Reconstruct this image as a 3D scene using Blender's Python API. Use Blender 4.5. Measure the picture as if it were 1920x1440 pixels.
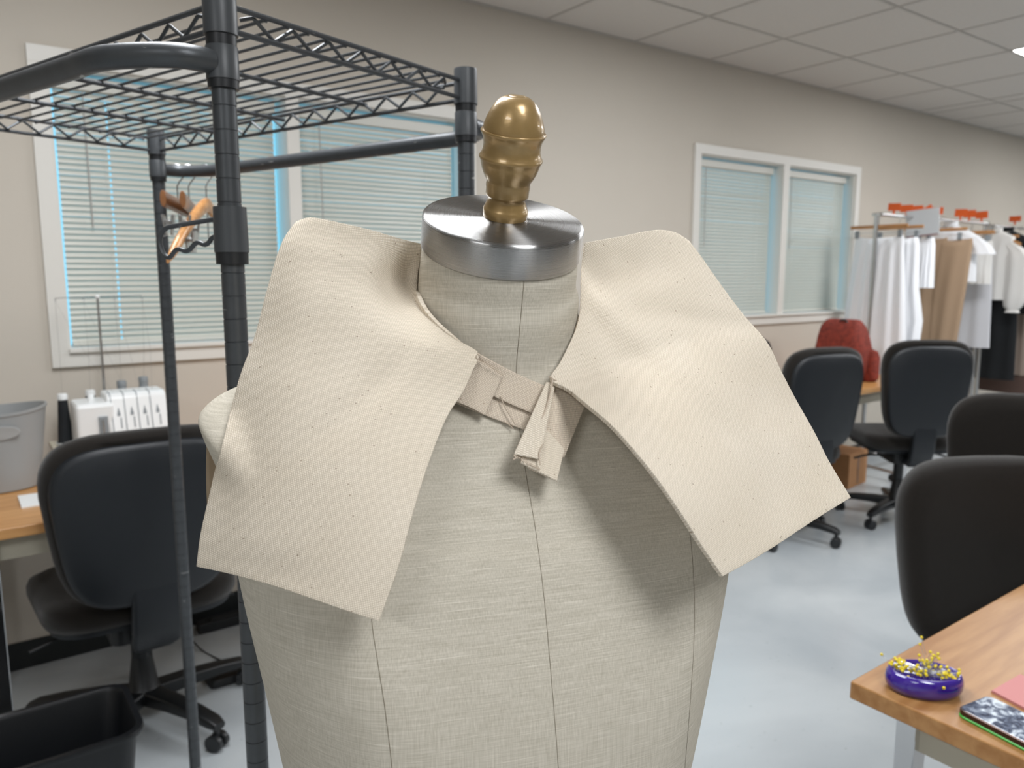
import bpy, bmesh, math, random
from mathutils import Vector, Matrix, noise
from mathutils.bvhtree import BVHTree
random.seed(7)
PI = math.pi
for o in list(bpy.data.objects): bpy.data.objects.remove(o, do_unlink=True)
scene = bpy.context.scene
C = scene.collection

# ------------------------------------------------------------------ camera
H = 1.4
YAW, PITCH, FPX = math.radians(36.13), math.radians(8.11), 1444.0
cd = bpy.data.cameras.new('camera'); cam = bpy.data.objects.new('camera', cd); C.objects.link(cam)
cam.location = (0, 0, H); cam.rotation_euler = (PI/2-PITCH, 0, -YAW)
cd.sensor_width = 36; cd.lens = FPX/1920*36; cd.clip_start = .02; cd.clip_end = 200
cd.dof.use_dof = True; cd.dof.focus_distance = .53; cd.dof.aperture_fstop = 11
scene.camera = cam
# ------------------------------------------------------------------ world: bright hazy daylight outside the windows
w = bpy.data.worlds.new('daylight'); scene.world = w; w.use_nodes = True
bg = w.node_tree.nodes['Background']; bg.inputs[0].default_value = (.26, .72, 1, 1); bg.inputs[1].default_value = 1.2
# ------------------------------------------------------------------ ceiling lamps (recessed 2x4 ft panels), x0,y0,x1,y1
LAMP = 18.5
PANELS = [(4.89, .81, 5.49, 2.01), (7.3, .81, 7.9, 2.01), (2.44, .81, 3.04, 2.01), (.04, .81, .64, 2.01),
          (.04, -1.66, .64, -.46), (-2.4, -1.66, -1.8, -.46), (4.89, -1.66, 5.49, -.46),
          (9.6, .81, 10.2, 2.01)]
# ------------------------------------------------------------------ exposure
vs = scene.view_settings
vs.view_transform = 'Standard'; vs.look = 'None'; vs.gamma = 1; vs.use_curve_mapping = False
vs.exposure = 0.07

# ------------------------------------------------------------------ helpers
FW = Vector((math.sin(YAW), math.cos(YAW), 0)); RT = Vector((math.cos(YAW), -math.sin(YAW), 0))
CAMR = Matrix.Rotation(-YAW, 3, 'Z') @ Matrix.Rotation(PI/2-PITCH, 3, 'X')
def ray(px, py): return CAMR @ Vector(((px-960)/FPX, -(py-720)/FPX, -1))
def P(px, py, d):
    r = ray(px, py); return Vector((0, 0, H)) + r*(d/r.dot(FW))
def PZ(px, py, z):
    r = ray(px, py); return Vector((0, 0, H)) + r*((z-H)/r.z)
def PY(px, py, y):
    r = ray(px, py); return Vector((0, 0, H)) + r*(y/r.y)
def cw(lat, fwd, z): return RT*lat + FW*fwd + Vector((0, 0, z))

def lin(c):
    c = c/255
    return c/12.92 if c <= .04045 else ((c+.055)/1.055)**2.4
def rgb(r, g, b): return (lin(r), lin(g), lin(b), 1)

class NT:
    def __init__(s, name):
        s.m = bpy.data.materials.new(name); s.m.use_nodes = True
        s.t = s.m.node_tree; s.b = s.t.nodes['Principled BSDF']; s.out = s.t.nodes['Material Output']
    def n(s, typ, **kw):
        x = s.t.nodes.new(typ)
        for k, v in kw.items():
            if k.startswith('i_'):
                k = k[2:]; k = int(k) if k.isdigit() else k.replace('_', ' ')
                x.inputs[k].default_value = v
            else: setattr(x, k, v)
        return x
    def l(s, a, b): s.t.links.new(a, b)
    def set(s, **kw):
        for k, v in kw.items(): s.b.inputs[k.replace('_', ' ')].default_value = v

def mat(name, col, rough=.5, metal=0, var=0, scale=20, bump=0, bscale=200, coat=0, spec=.5, sheen=0):
    N = NT(name); N.set(Base_Color=col, Roughness=rough, Metallic=metal)
    N.b.inputs['Specular IOR Level'].default_value = spec
    N.b.inputs['Coat Weight'].default_value = coat
    if sheen: N.b.inputs['Sheen Weight'].default_value = sheen
    tc = N.n('ShaderNodeTexCoord')
    if var:
        nz = N.n('ShaderNodeTexNoise', i_Scale=scale, i_Detail=4.0); N.l(tc.outputs['Object'], nz.inputs['Vector'])
        r = N.n('ShaderNodeValToRGB'); r.color_ramp.elements[0].position = .3; r.color_ramp.elements[1].position = .7
        r.color_ramp.elements[0].color = tuple(c*(1-var) for c in col[:3])+(1,)
        r.color_ramp.elements[1].color = tuple(min(1, c*(1+var)) for c in col[:3])+(1,)
        N.l(nz.outputs['Fac'], r.inputs['Fac']); N.l(r.outputs['Color'], N.b.inputs['Base Color'])
    if name == 'grey_powder_coat':
        mp = N.n('ShaderNodeMapping'); mp.inputs['Scale'].default_value = (25, 25, 220); N.l(tc.outputs['Object'], mp.inputs[0])
        ns = N.n('ShaderNodeTexNoise', i_Scale=1.0, i_Detail=5.0); N.l(mp.outputs[0], ns.inputs['Vector'])
        gt = N.n('ShaderNodeMath', operation='GREATER_THAN'); gt.inputs[1].default_value = .70; N.l(ns.outputs['Fac'], gt.inputs[0])
        mw = N.n('ShaderNodeMixRGB'); mw.inputs[2].default_value = rgb(165, 165, 163); N.l(gt.outputs[0], mw.inputs[0]); N.l(r.outputs['Color'], mw.inputs[1]); N.l(mw.outputs[0], N.b.inputs['Base Color'])
    if bump:
        nb = N.n('ShaderNodeTexNoise', i_Scale=bscale, i_Detail=3.0); N.l(tc.outputs['Object'], nb.inputs['Vector'])
        b = N.n('ShaderNodeBump', i_Strength=bump, i_Distance=.002); N.l(nb.outputs['Fac'], b.inputs['Height'])
        N.l(b.outputs['Normal'], N.b.inputs['Normal'])
    return N.m

def emat(name, col, s):
    N = NT(name); e = N.n('ShaderNodeEmission'); e.inputs[0].default_value = col; e.inputs[1].default_value = s
    N.l(e.outputs[0], N.out.inputs[0]); return N.m

def canvas_mat(name, light, dark, pitch=.00105, specks=True):
    N = NT(name); N.set(Roughness=.95); N.b.inputs['Specular IOR Level'].default_value = .1
    uv = N.n('ShaderNodeUVMap')
    wu = N.n('ShaderNodeTexWave', bands_direction='X', i_Scale=.314/pitch, i_Distortion=.8, i_Detail=1.0)
    wv = N.n('ShaderNodeTexWave', bands_direction='Y', i_Scale=.314/pitch, i_Distortion=.8, i_Detail=1.0)
    wu.inputs['Detail Scale'].default_value = .3; wv.inputs['Detail Scale'].default_value = .3
    for x in (wu, wv): N.l(uv.outputs['UV'], x.inputs['Vector'])
    mul = N.n('ShaderNodeMath', operation='MULTIPLY'); N.l(wu.outputs['Fac'], mul.inputs[0]); N.l(wv.outputs['Fac'], mul.inputs[1])
    nz = N.n('ShaderNodeTexNoise', i_Scale=900.0, i_Detail=3.0); N.l(uv.outputs['UV'], nz.inputs['Vector'])
    add = N.n('ShaderNodeMath', operation='MULTIPLY_ADD'); add.inputs[1].default_value = .45
    N.l(nz.outputs['Fac'], add.inputs[0]); N.l(mul.outputs[0], add.inputs[2])
    r = N.n('ShaderNodeValToRGB'); r.color_ramp.elements[0].position = .15; r.color_ramp.elements[1].position = .8
    r.color_ramp.elements[0].color = dark; r.color_ramp.elements[1].color = light
    N.l(add.outputs[0], r.inputs['Fac'])
    big = N.n('ShaderNodeTexNoise', i_Scale=14.0, i_Detail=5.0); N.l(uv.outputs['UV'], big.inputs['Vector'])
    br = N.n('ShaderNodeValToRGB'); br.color_ramp.elements[0].color = (.94, .93, .91, 1); br.color_ramp.elements[1].color = (1, 1, 1, 1)
    br.color_ramp.elements[0].position = .35; br.color_ramp.elements[1].position = .65
    N.l(big.outputs['Fac'], br.inputs['Fac'])
    mx = N.n('ShaderNodeMixRGB', blend_type='MULTIPLY', i_Fac=1.0); N.l(r.outputs[0], mx.inputs[1]); N.l(br.outputs[0], mx.inputs[2])
    last = mx.outputs[0]
    if specks:
        mp = N.n('ShaderNodeMapping'); mp.inputs['Scale'].default_value = (240, 400, 1); N.l(uv.outputs['UV'], mp.inputs['Vector'])
        v = N.n('ShaderNodeTexVoronoi', i_Scale=1.0); N.l(mp.outputs[0], v.inputs['Vector'])
        lt = N.n('ShaderNodeMath', operation='LESS_THAN'); lt.inputs[1].default_value = .13; N.l(v.outputs['Distance'], lt.inputs[0])
        sp = N.n('ShaderNodeSeparateColor'); N.l(v.outputs['Color'], sp.inputs[0])
        lt2 = N.n('ShaderNodeMath', operation='LESS_THAN'); lt2.inputs[1].default_value = .17; N.l(sp.outputs[0], lt2.inputs[0])
        m2 = N.n('ShaderNodeMath', operation='MULTIPLY'); N.l(lt.outputs[0], m2.inputs[0]); N.l(lt2.outputs[0], m2.inputs[1])
        m3 = N.n('ShaderNodeMath', operation='MULTIPLY'); m3.inputs[1].default_value = .62; N.l(m2.outputs[0], m3.inputs[0])
        ms = N.n('ShaderNodeMixRGB'); ms.inputs[2].default_value = rgb(120, 95, 70)
        N.l(m3.outputs[0], ms.inputs[0]); N.l(last, ms.inputs[1]); last = ms.outputs[0]
    N.l(last, N.b.inputs['Base Color'])
    b = N.n('ShaderNodeBump', i_Strength=.55, i_Distance=.0004); N.l(add.outputs[0], b.inputs['Height'])
    N.l(b.outputs['Normal'], N.b.inputs['Normal'])
    return N.m

def linen_mat(name, c0, c1):
    N = NT(name); N.set(Roughness=.85); N.b.inputs['Specular IOR Level'].default_value = .15
    tc = N.n('ShaderNodeTexCoord')
    outs = []
    for sc in ((45, 45, 1500), (1500, 1500, 45)):
        mp = N.n('ShaderNodeMapping'); mp.inputs['Scale'].default_value = sc; N.l(tc.outputs['Object'], mp.inputs['Vector'])
        nz = N.n('ShaderNodeTexNoise', i_Scale=1.0, i_Detail=3.0); N.l(mp.outputs[0], nz.inputs['Vector']); outs.append(nz.outputs['Fac'])
    mp = N.n('ShaderNodeMapping'); mp.inputs['Scale'].default_value = (26, 26, 1500); N.l(tc.outputs['Object'], mp.inputs['Vector'])
    sl = N.n('ShaderNodeTexNoise', i_Scale=1.0, i_Detail=1.0); N.l(mp.outputs[0], sl.inputs['Vector'])
    slr = N.n('ShaderNodeMapRange', i_1=.66, i_2=.8, i_3=0.0, i_4=.34); N.l(sl.outputs['Fac'], slr.inputs[0])
    add = N.n('ShaderNodeMath', operation='ADD'); N.l(outs[0], add.inputs[0]); N.l(outs[1], add.inputs[1])
    hf = N.n('ShaderNodeMath', operation='MULTIPLY_ADD'); hf.inputs[1].default_value = .5; N.l(add.outputs[0], hf.inputs[0]); N.l(slr.outputs[0], hf.inputs[2])
    r = N.n('ShaderNodeValToRGB'); r.color_ramp.elements[0].position = .33; r.color_ramp.elements[1].position = .72
    r.color_ramp.elements[0].color = c0; r.color_ramp.elements[1].color = c1
    N.l(hf.outputs[0], r.inputs['Fac']); N.l(r.outputs[0], N.b.inputs['Base Color'])
    b = N.n('ShaderNodeBump', i_Strength=.35, i_Distance=.0004); N.l(hf.outputs[0], b.inputs['Height']); N.l(b.outputs['Normal'], N.b.inputs['Normal'])
    return N.m

def steel_mat(name, axis='Z', rough=.29):
    N = NT(name); N.set(Base_Color=(.37, .365, .36, 1), Metallic=1, Roughness=rough)
    N.b.inputs['Anisotropic'].default_value = 1.0
    N.b.inputs['Anisotropic Rotation'].default_value = .25
    tg = N.n('ShaderNodeTangent', direction_type='RADIAL', axis=axis); N.l(tg.outputs[0], N.b.inputs['Tangent'])
    tc = N.n('ShaderNodeTexCoord'); nz = N.n('ShaderNodeTexNoise', i_Scale=1.0, i_Detail=3.0)
    sx = N.n('ShaderNodeSeparateXYZ'); N.l(tc.outputs['Object'], sx.inputs[0])
    xx = N.n('ShaderNodeVectorMath', operation='MULTIPLY'); xx.inputs[1].default_value = (1, 1, 0); N.l(tc.outputs['Object'], xx.inputs[0])
    ln = N.n('ShaderNodeVectorMath', operation='LENGTH'); N.l(xx.outputs[0], ln.inputs[0])
    cb = N.n('ShaderNodeCombineXYZ'); N.l(ln.outputs['Value'], cb.inputs[0]); N.l(sx.outputs[2], cb.inputs[2])
    mp = N.n('ShaderNodeMapping'); mp.inputs['Scale'].default_value = (2600, 1, 2600); N.l(cb.outputs[0], mp.inputs[0]); N.l(mp.outputs[0], nz.inputs['Vector'])
    mr = N.n('ShaderNodeMapRange', i_1=.3, i_2=.7, i_3=rough*.7, i_4=rough*1.4); N.l(nz.outputs['Fac'], mr.inputs[0]); N.l(mr.outputs[0], N.b.inputs['Roughness'])
    b = N.n('ShaderNodeBump', i_Strength=.12, i_Distance=.0003); N.l(nz.outputs['Fac'], b.inputs['Height']); N.l(b.outputs['Normal'], N.b.inputs['Normal'])
    return N.m

def wood_mat(name, c0, c1, rough=.35, sc=(3, 40, 40), coat=0):
    N = NT(name); N.set(Roughness=rough); N.b.inputs['Coat Weight'].default_value = coat
    tc = N.n('ShaderNodeTexCoord'); mp = N.n('ShaderNodeMapping'); mp.inputs['Scale'].default_value = sc
    N.l(tc.outputs['Object'], mp.inputs[0]); nz = N.n('ShaderNodeTexNoise', i_Scale=1.0, i_Detail=5.0, i_Distortion=.3); N.l(mp.outputs[0], nz.inputs['Vector'])
    r = N.n('ShaderNodeValToRGB'); r.color_ramp.elements[0].position = .35; r.color_ramp.elements[1].position = .65
    r.color_ramp.elements[0].color = c0; r.color_ramp.elements[1].color = c1
    N.l(nz.outputs['Fac'], r.inputs[0]); N.l(r.outputs[0], N.b.inputs['Base Color']); return N.m

def blind_mat():
    N = NT('blind_slat'); t = N.t
    d = N.n('ShaderNodeBsdfPrincipled'); d = N.b; N.set(Base_Color=(.58, .575, .51, 1), Roughness=.34)
    tr = N.n('ShaderNodeBsdfTranslucent'); tr.inputs[0].default_value = (.62, .70, .64, 1)
    mx = N.n('ShaderNodeMixShader'); mx.inputs[0].default_value = .012
    N.l(d.outputs[0], mx.inputs[1]); N.l(tr.outputs[0], mx.inputs[2]); N.l(mx.outputs[0], N.out.inputs[0]); return N.m

# mesh builder -------------------------------------------------------
class MB:
    def __init__(s): s.v = []; s.f = []; s.mi = []; s.uv = {}
    def add(s, vs, fs, m=0):
        k = len(s.v); s.v += [Vector(v) for v in vs]; s.f += [tuple(i+k for i in f) for f in fs]; s.mi += [m]*len(fs); return s
    def box(s, a, b, m=0):
        x0, y0, z0 = a; x1, y1, z1 = b
        return s.add([(x0, y0, z0), (x1, y0, z0), (x1, y1, z0), (x0, y1, z0), (x0, y0, z1), (x1, y0, z1), (x1, y1, z1), (x0, y1, z1)],
                     [(0, 3, 2, 1), (4, 5, 6, 7), (0, 1, 5, 4), (1, 2, 6, 5), (2, 3, 7, 6), (3, 0, 4, 7)], m)
    def loops(s, L, cap=True, closed=True, m=0):
        n = len(L[0]); vs = [p for l in L for p in l]; fs = []
        for i in range(len(L)-1):
            for j in range(n if closed else n-1):
                j2 = (j+1) % n; fs.append((i*n+j, i*n+j2, (i+1)*n+j2, (i+1)*n+j))
        if cap:
            fs.append(tuple(range(n-1, -1, -1))); fs.append(tuple((len(L)-1)*n+j for j in range(n)))
        return s.add(vs, fs, m)
    def tube(s, pts, r, n=10, m=0, cap=True):
        pts = [Vector(p) for p in pts]; L = []; up = None
        rr = r if isinstance(r, (list, tuple)) else [r]*len(pts)
        for i, p in enumerate(pts):
            t = (pts[min(i+1, len(pts)-1)]-pts[max(i-1, 0)]).normalized()
            if up is None:
                a = Vector((0, 0, 1)) if abs(t.z) < .9 else Vector((1, 0, 0)); up = (a-t*a.dot(t)).normalized()
            else: up = (up-t*up.dot(t)).normalized()
            b = t.cross(up); L.append([p+up*math.cos(2*PI*j/n)*rr[i]+b*math.sin(2*PI*j/n)*rr[i] for j in range(n)])
        return s.loops(L, cap, m=m)
    def lathe(s, prof, n=32, M=None, m=0):
        M = M or Matrix.Identity(4)
        return s.loops([[M @ Vector((r*math.cos(2*PI*j/n), r*math.sin(2*PI*j/n), z)) for j in range(n)] for r, z in prof], m=m)
    def sphere(s, c, r, n=10, sc=(1, 1, 1), m=0):
        c = Vector(c); k = max(4, n//2)
        return s.loops([[c+Vector((r*sc[0]*math.sin(PI*(i+.02)/(k+.04))*math.cos(2*PI*j/n), r*sc[1]*math.sin(PI*(i+.02)/(k+.04))*math.sin(2*PI*j/n), r*sc[2]*math.cos(PI*(i+.02)/(k+.04)))) for j in range(n)] for i in range(k+1)][::-1], m=m)
    def deform(s, f): s.v = [Vector(f(v)) for v in s.v]; return s
    def build(s, name, mats, parent=None, smooth=True, bevel=0, sub=0, ang=35, solid=0, M=None):
        me = bpy.data.meshes.new(name); me.from_pydata([tuple(v) for v in s.v], [], s.f)
        if not isinstance(mats, (list, tuple)): mats = [mats]
        for x in mats: me.materials.append(x)
        me.polygons.foreach_set('material_index', s.mi)
        if s.uv:
            ul = me.uv_layers.new(name='UVMap')
            for lp in me.loops: ul.data[lp.index].uv = s.uv.get(lp.vertex_index, (0, 0))
        bm = bmesh.new(); bm.from_mesh(me); bmesh.ops.recalc_face_normals(bm, faces=bm.faces); bm.to_mesh(me); bm.free()
        if smooth:
            me.polygons.foreach_set('use_smooth', [True]*len(me.polygons)); me.set_sharp_from_angle(angle=math.radians(ang))
        o = bpy.data.objects.new(name, me); C.objects.link(o)
        if parent: o.parent = parent
        if M is not None: o.matrix_local = M
        if solid: q = o.modifiers.new('solidify', 'SOLIDIFY'); q.thickness = solid; q.offset = 0
        if bevel: q = o.modifiers.new('bevel', 'BEVEL'); q.width = bevel; q.segments = 2; q.limit_method = 'ANGLE'
        if sub: q = o.modifiers.new('subsurf', 'SUBSURF'); q.levels = q.render_levels = sub
        return o

def tag(o, label, cat, group=None):
    o['label'] = label; o['category'] = cat
    if group: o['group'] = group
    return o
def thing(name, loc, rz, label, cat, group=None):
    o = bpy.data.objects.new(name, None); C.objects.link(o); o.location = loc; o.rotation_euler = (0, 0, rz)
    o.empty_display_size = .05
    return tag(o, label, cat, group)
def struct(o): o['kind'] = 'structure'; return o
def kids(o): return [c for c in bpy.data.objects if c.parent == o]
def copy_tree(o, parent=None):
    c = o.copy(); C.objects.link(c); c.parent = parent
    for ch in kids(o): copy_tree(ch, c)
    return c
def arc(pts, r, n=6):
    """round the corners of a polyline"""
    pts = [Vector(p) for p in pts]; out = [pts[0]]
    for a, b, c in zip(pts, pts[1:], pts[2:]):
        d1 = (a-b); d2 = (c-b); k = min(r, d1.length*.49, d2.length*.49)
        p, q = b+d1.normalized()*k, b+d2.normalized()*k
        for i in range(n+1):
            t = i/n; out.append(p*(1-t)**2+b*2*t*(1-t)+q*t*t)
    out.append(pts[-1]); return out
def smooth_line(pts, n=8):
    pts = [Vector(p) for p in pts]; out = []
    for i in range(len(pts)-1):
        p0, p1, p2, p3 = pts[max(i-1, 0)], pts[i], pts[i+1], pts[min(i+2, len(pts)-1)]
        for k in range(n):
            t = k/n; out.append(.5*((2*p1)+(p2-p0)*t+(2*p0-5*p1+4*p2-p3)*t*t+(3*p1-p0-3*p2+p3)*t**3))
    out.append(pts[-1]); return out
def resample(pts, n):
    d = [0]
    for a, b in zip(pts, pts[1:]): d.append(d[-1]+(b-a).length)
    out = []; k = 0
    for i in range(n):
        t = d[-1]*i/(n-1)
        while k < len(d)-2 and d[k+1] < t: k += 1
        u = (t-d[k])/max(1e-9, d[k+1]-d[k]); out.append(pts[k].lerp(pts[k+1], min(1, max(0, u))))
    return out

# ------------------------------------------------------------------ materials
M_wall = mat('wall_paint', rgb(200, 192, 180), .85, var=.02, scale=1.5, bump=.15, bscale=350)
M_ceil = mat('ceiling_tile', rgb(205, 200, 194), .95, var=.02, scale=60, bump=.3, bscale=300)
M_tbar = mat('ceiling_bar', rgb(178, 174, 168), .6)
M_trim = mat('white_trim', rgb(222, 219, 212), .45)
M_base = mat('black_cove_base', rgb(26, 30, 31), .5)
M_glass = NT('window_glass'); M_glass.set(Base_Color=(.95, 1, 1, 1), Roughness=0, IOR=1.1); M_glass.b.inputs['Transmission Weight'].default_value = 1; M_glass = M_glass.m
M_blind = blind_mat()
M_blindrail = mat('blind_rail', rgb(205, 204, 196), .4)
M_lamp = emat('lamp_diffuser', (.955, .975, 1, 1), LAMP)
M_steelgrey = mat('grey_powder_coat', rgb(74, 77, 80), .38, .35, var=.08, scale=40, bump=.08, bscale=900)
M_collarplastic = mat('grey_sleeve_plastic', rgb(66, 69, 72), .42)
M_blackplastic = mat('black_plastic', rgb(28, 30, 33), .4)
M_chrome = mat('chrome', (.75, .75, .76, 1), .12, 1)
M_nickel = mat('nickel_wire', (.6, .6, .6, 1), .25, 1)
M_hanger = wood_mat('hanger_wood', rgb(176, 122, 70), rgb(205, 152, 98), .3, (60, 8, 60), .3)
M_hanger2 = wood_mat('dark_hanger_wood', rgb(128, 84, 50), rgb(150, 100, 62), .35, (60, 8, 60), .2)
M_top = wood_mat('maple_laminate', rgb(152, 106, 60), rgb(174, 130, 82), .38, (5, 45, 45), 0)
M_topf = wood_mat('far_maple_laminate', rgb(180, 128, 74), rgb(200, 150, 94), .3, (5, 45, 45), .1)
M_beigemetal = mat('beige_metal', rgb(196, 190, 172), .5)
M_chairfab = mat('brown_black_fabric', rgb(30, 26, 22), .92, var=.15, scale=200, bump=.5, bscale=900, sheen=.25, spec=.2)
M_chairshell = mat('chair_shell_plastic', rgb(22, 26, 31), .42, bump=.2, bscale=1500)
M_chairbase = mat('chair_base_plastic', rgb(18, 20, 22), .4)
M_castor = mat('castor_plastic', rgb(34, 36, 38), .3)
M_linen = linen_mat('form_linen', rgb(178, 171, 155), rgb(214, 207, 193))
M_canvas = canvas_mat('cream_canvas', rgb(242, 232, 217), rgb(206, 193, 174))
M_canvas2 = canvas_mat('band_canvas', rgb(236, 224, 208), rgb(196, 180, 162))
M_cardboard_edge = mat('armhole_card', rgb(150, 132, 108), .8)
M_seam = mat('seam_thread', rgb(134, 125, 109), .9)
M_steel = steel_mat('brushed_steel')
M_brass = mat('old_gold_paint', rgb(158, 130, 84), .3, .35, var=.12, scale=60, bump=.12, bscale=120, coat=.3)
M_purple = mat('purple_gloss_plastic', rgb(58, 30, 140), .12, coat=1)
M_yellow = mat('yellow_pin_head', rgb(228, 205, 40), .25)
M_pink = mat('pink_paper', rgb(198, 132, 130), .7)
M_green = mat('green_phone_case', rgb(70, 175, 60), .4)
M_darkphone = mat('dark_phone_edge', rgb(70, 52, 44), .25, .6)
M_clearcase = mat('grey_clear_case', rgb(170, 165, 160), .3)
M_white = mat('white_machine_plastic', rgb(236, 237, 236), .35)
M_greyp = mat('grey_machine_print', rgb(140, 145, 148), .5)
M_basket = mat('grey_translucent_plastic', rgb(150, 152, 152), .4)
M_blackthread = mat('black_thread', rgb(18, 22, 26), .8, bump=.3, bscale=800)
M_thread = mat('pale_thread', rgb(150, 146, 140), .7)

def floor_mat():
    N = NT('grey_vinyl_floor'); N.set(Roughness=.16); N.b.inputs['Specular IOR Level'].default_value = .55
    tc = N.n('ShaderNodeTexCoord')
    nz = N.n('ShaderNodeTexNoise', i_Scale=1.6, i_Detail=7.0, i_Distortion=.6); N.l(tc.outputs['Object'], nz.inputs['Vector'])
    r = N.n('ShaderNodeValToRGB'); r.color_ramp.elements[0].position = .3; r.color_ramp.elements[1].position = .72
    r.color_ramp.elements[0].color = rgb(172, 178, 182); r.color_ramp.elements[1].color = rgb(196, 201, 203)
    N.l(nz.outputs['Fac'], r.inputs[0])
    v = N.n('ShaderNodeTexNoise', i_Scale=45.0, i_Detail=2.0); N.l(tc.outputs['Object'], v.inputs['Vector'])
    vr = N.n('ShaderNodeValToRGB'); vr.color_ramp.elements[0].position = .68; vr.color_ramp.elements[1].position = .78
    vr.color_ramp.elements[0].color = (1, 1, 1, 1); vr.color_ramp.elements[1].color = (.8, .8, .8, 1)
    N.l(v.outputs['Fac'], vr.inputs[0])
    mx = N.n('ShaderNodeMixRGB', blend_type='MULTIPLY', i_Fac=1.0); N.l(r.outputs[0], mx.inputs[1]); N.l(vr.outputs[0], mx.inputs[2]); N.l(mx.outputs[0], N.b.inputs['Base Color'])
    mr = N.n('ShaderNodeMapRange', i_3=.14, i_4=.3); N.l(nz.outputs['Fac'], mr.inputs[0]); N.l(mr.outputs[0], N.b.inputs['Roughness'])
    return N.m
M_floor = floor_mat()

# ================================================================== ROOM
WY = 3.13; ZC = 2.635; X0, X1, Y0 = -4.0, 12.5, -5.0
struct(MB().box((X0, Y0, -.1), (X1, WY+.2, 0)).build('floor', M_floor, smooth=False))
def wall_with_holes(name, x0, x1, holes):
    m = MB(); xs = x0
    for (a, b, z0, z1) in holes:
        m.box((xs, WY, 0), (a, WY+.16, ZC+.05)); m.box((a, WY, 0), (b, WY+.16, z0)); m.box((a, WY, z1), (b, WY+.16, ZC+.05)); xs = b
    m.box((xs, WY, 0), (x1, WY+.16, ZC+.05))
    return struct(m.build(name, M_wall, smooth=False))
WIN = [(.335, 2.01, 1.128, 2.105), (3.655, 5.325, 1.128, 2.105)]
wall_with_holes('wall_back', X0, X1, WIN)
struct(MB().box((X0-.1, Y0, 0), (X0, WY+.16, ZC+.05)).build('wall_left', M_wall, smooth=False))
struct(MB().box((X1, Y0, 0), (X1+.1, WY+.16, ZC+.05)).build('wall_right', M_wall, smooth=False))
struct(MB().box((X0-.1, Y0-.1, 0), (X1+.1, Y0, ZC+.05)).build('wall_front', M_wall, smooth=False))
for i, (dx, col) in enumerate(((-1.6, 0), (1.3, 0), (3.6, 0))):  # unseen doors, added as dark shapes for the steel neck cap to reflect
    d = struct(MB().box((dx, Y0+.001, 0), (dx+.92, Y0+.045, 2.1)).build('added_door_%d' % (i+1), mat('added_dark_door', rgb(62, 56, 50), .4), smooth=False, bevel=.003))
    MB().tube([(dx+.85, Y0+.05, 1.0), (dx+.85, Y0+.09, 1.0), (dx+.74, Y0+.09, 1.0)], .01, 8).build('added_door_handle', M_chrome, d)
struct(MB().box((X0, WY-.008, 0), (X1, WY-.0005, .1)).build('baseboard_back', M_base, smooth=False))
# ceiling: tiles with lamp openings, bars below
gx = [3.09-.606*12+.606*k for k in range(28)]; gy = [2.62-.61*k for k in range(13)]
xs = sorted(set([X0, X1]+[p[0] for p in PANELS]+[p[2] for p in PANELS])); ys = sorted(set([Y0, WY+.16]+[p[1] for p in PANELS]+[p[3] for p in PANELS]))
m = MB()
for a, b in zip(xs, xs[1:]):
    for c, d in zip(ys, ys[1:]):
        cx, cy = (a+b)/2, (c+d)/2
        if any(p[0] < cx < p[2] and p[1] < cy < p[3] for p in PANELS): continue
        m.box((a, c, ZC), (b, d, ZC+.02))
struct(m.build('ceiling', M_ceil, smooth=False))
struct(MB().box((X0, Y0, ZC+.12), (X1, WY+.16, ZC+.14)).build('ceiling_slab', M_ceil, smooth=False)).name = 'ceiling_deck'
m = MB()
for x in gx+[4.89+.19+.606*2]:
    if X0 < x < X1: m.box((x-.007, Y0, ZC-.003), (x+.007, WY-.001, ZC+.001))
for y in gy:
    if Y0 < y < WY: m.box((X0, y-.007, ZC-.0035), (X1, y+.007, ZC+.001))
m.box((X0, WY-.018, ZC-.004), (X1, WY-.0005, ZC+.001))
struct(m.build('trim_1', M_tbar, smooth=False))
where = ['above the clothes racks, its corner at the right photo edge', 'beyond the clothes racks', 'above the far chairs', 'above the wire rack', 'just behind the camera, to its right',
         'behind the camera, to its left', 'over the right-hand tables', 'over the far right end of the room']
for i, (a, b, c, d) in enumerate(PANELS):
    t = thing('ceiling_light', ((a+c)/2, (b+d)/2, ZC), 0, 'recessed rectangular ceiling light panel '+where[i], 'ceiling light', 'recessed ceiling light panels')
    hx, hy = (c-a)/2, (d-b)/2
    MB().add([(-hx+.012, -hy+.012, .001), (hx-.012, -hy+.012, .001), (hx-.012, hy-.012, .001), (-hx+.012, hy-.012, .001)], [(0, 1, 2, 3)]).build('diffuser', M_lamp, t, smooth=False)
    f = MB(); f.box((-hx, -hy, -.003), (-hx+.012, hy, .05)).box((hx-.012, -hy, -.003), (hx, hy, .05)).box((-hx, -hy, -.003), (hx, -hy+.012, .05)).box((-hx, hy-.012, -.003), (hx, hy, .05))
    f.build('lamp_frame', M_trim, t, smooth=False)

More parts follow.
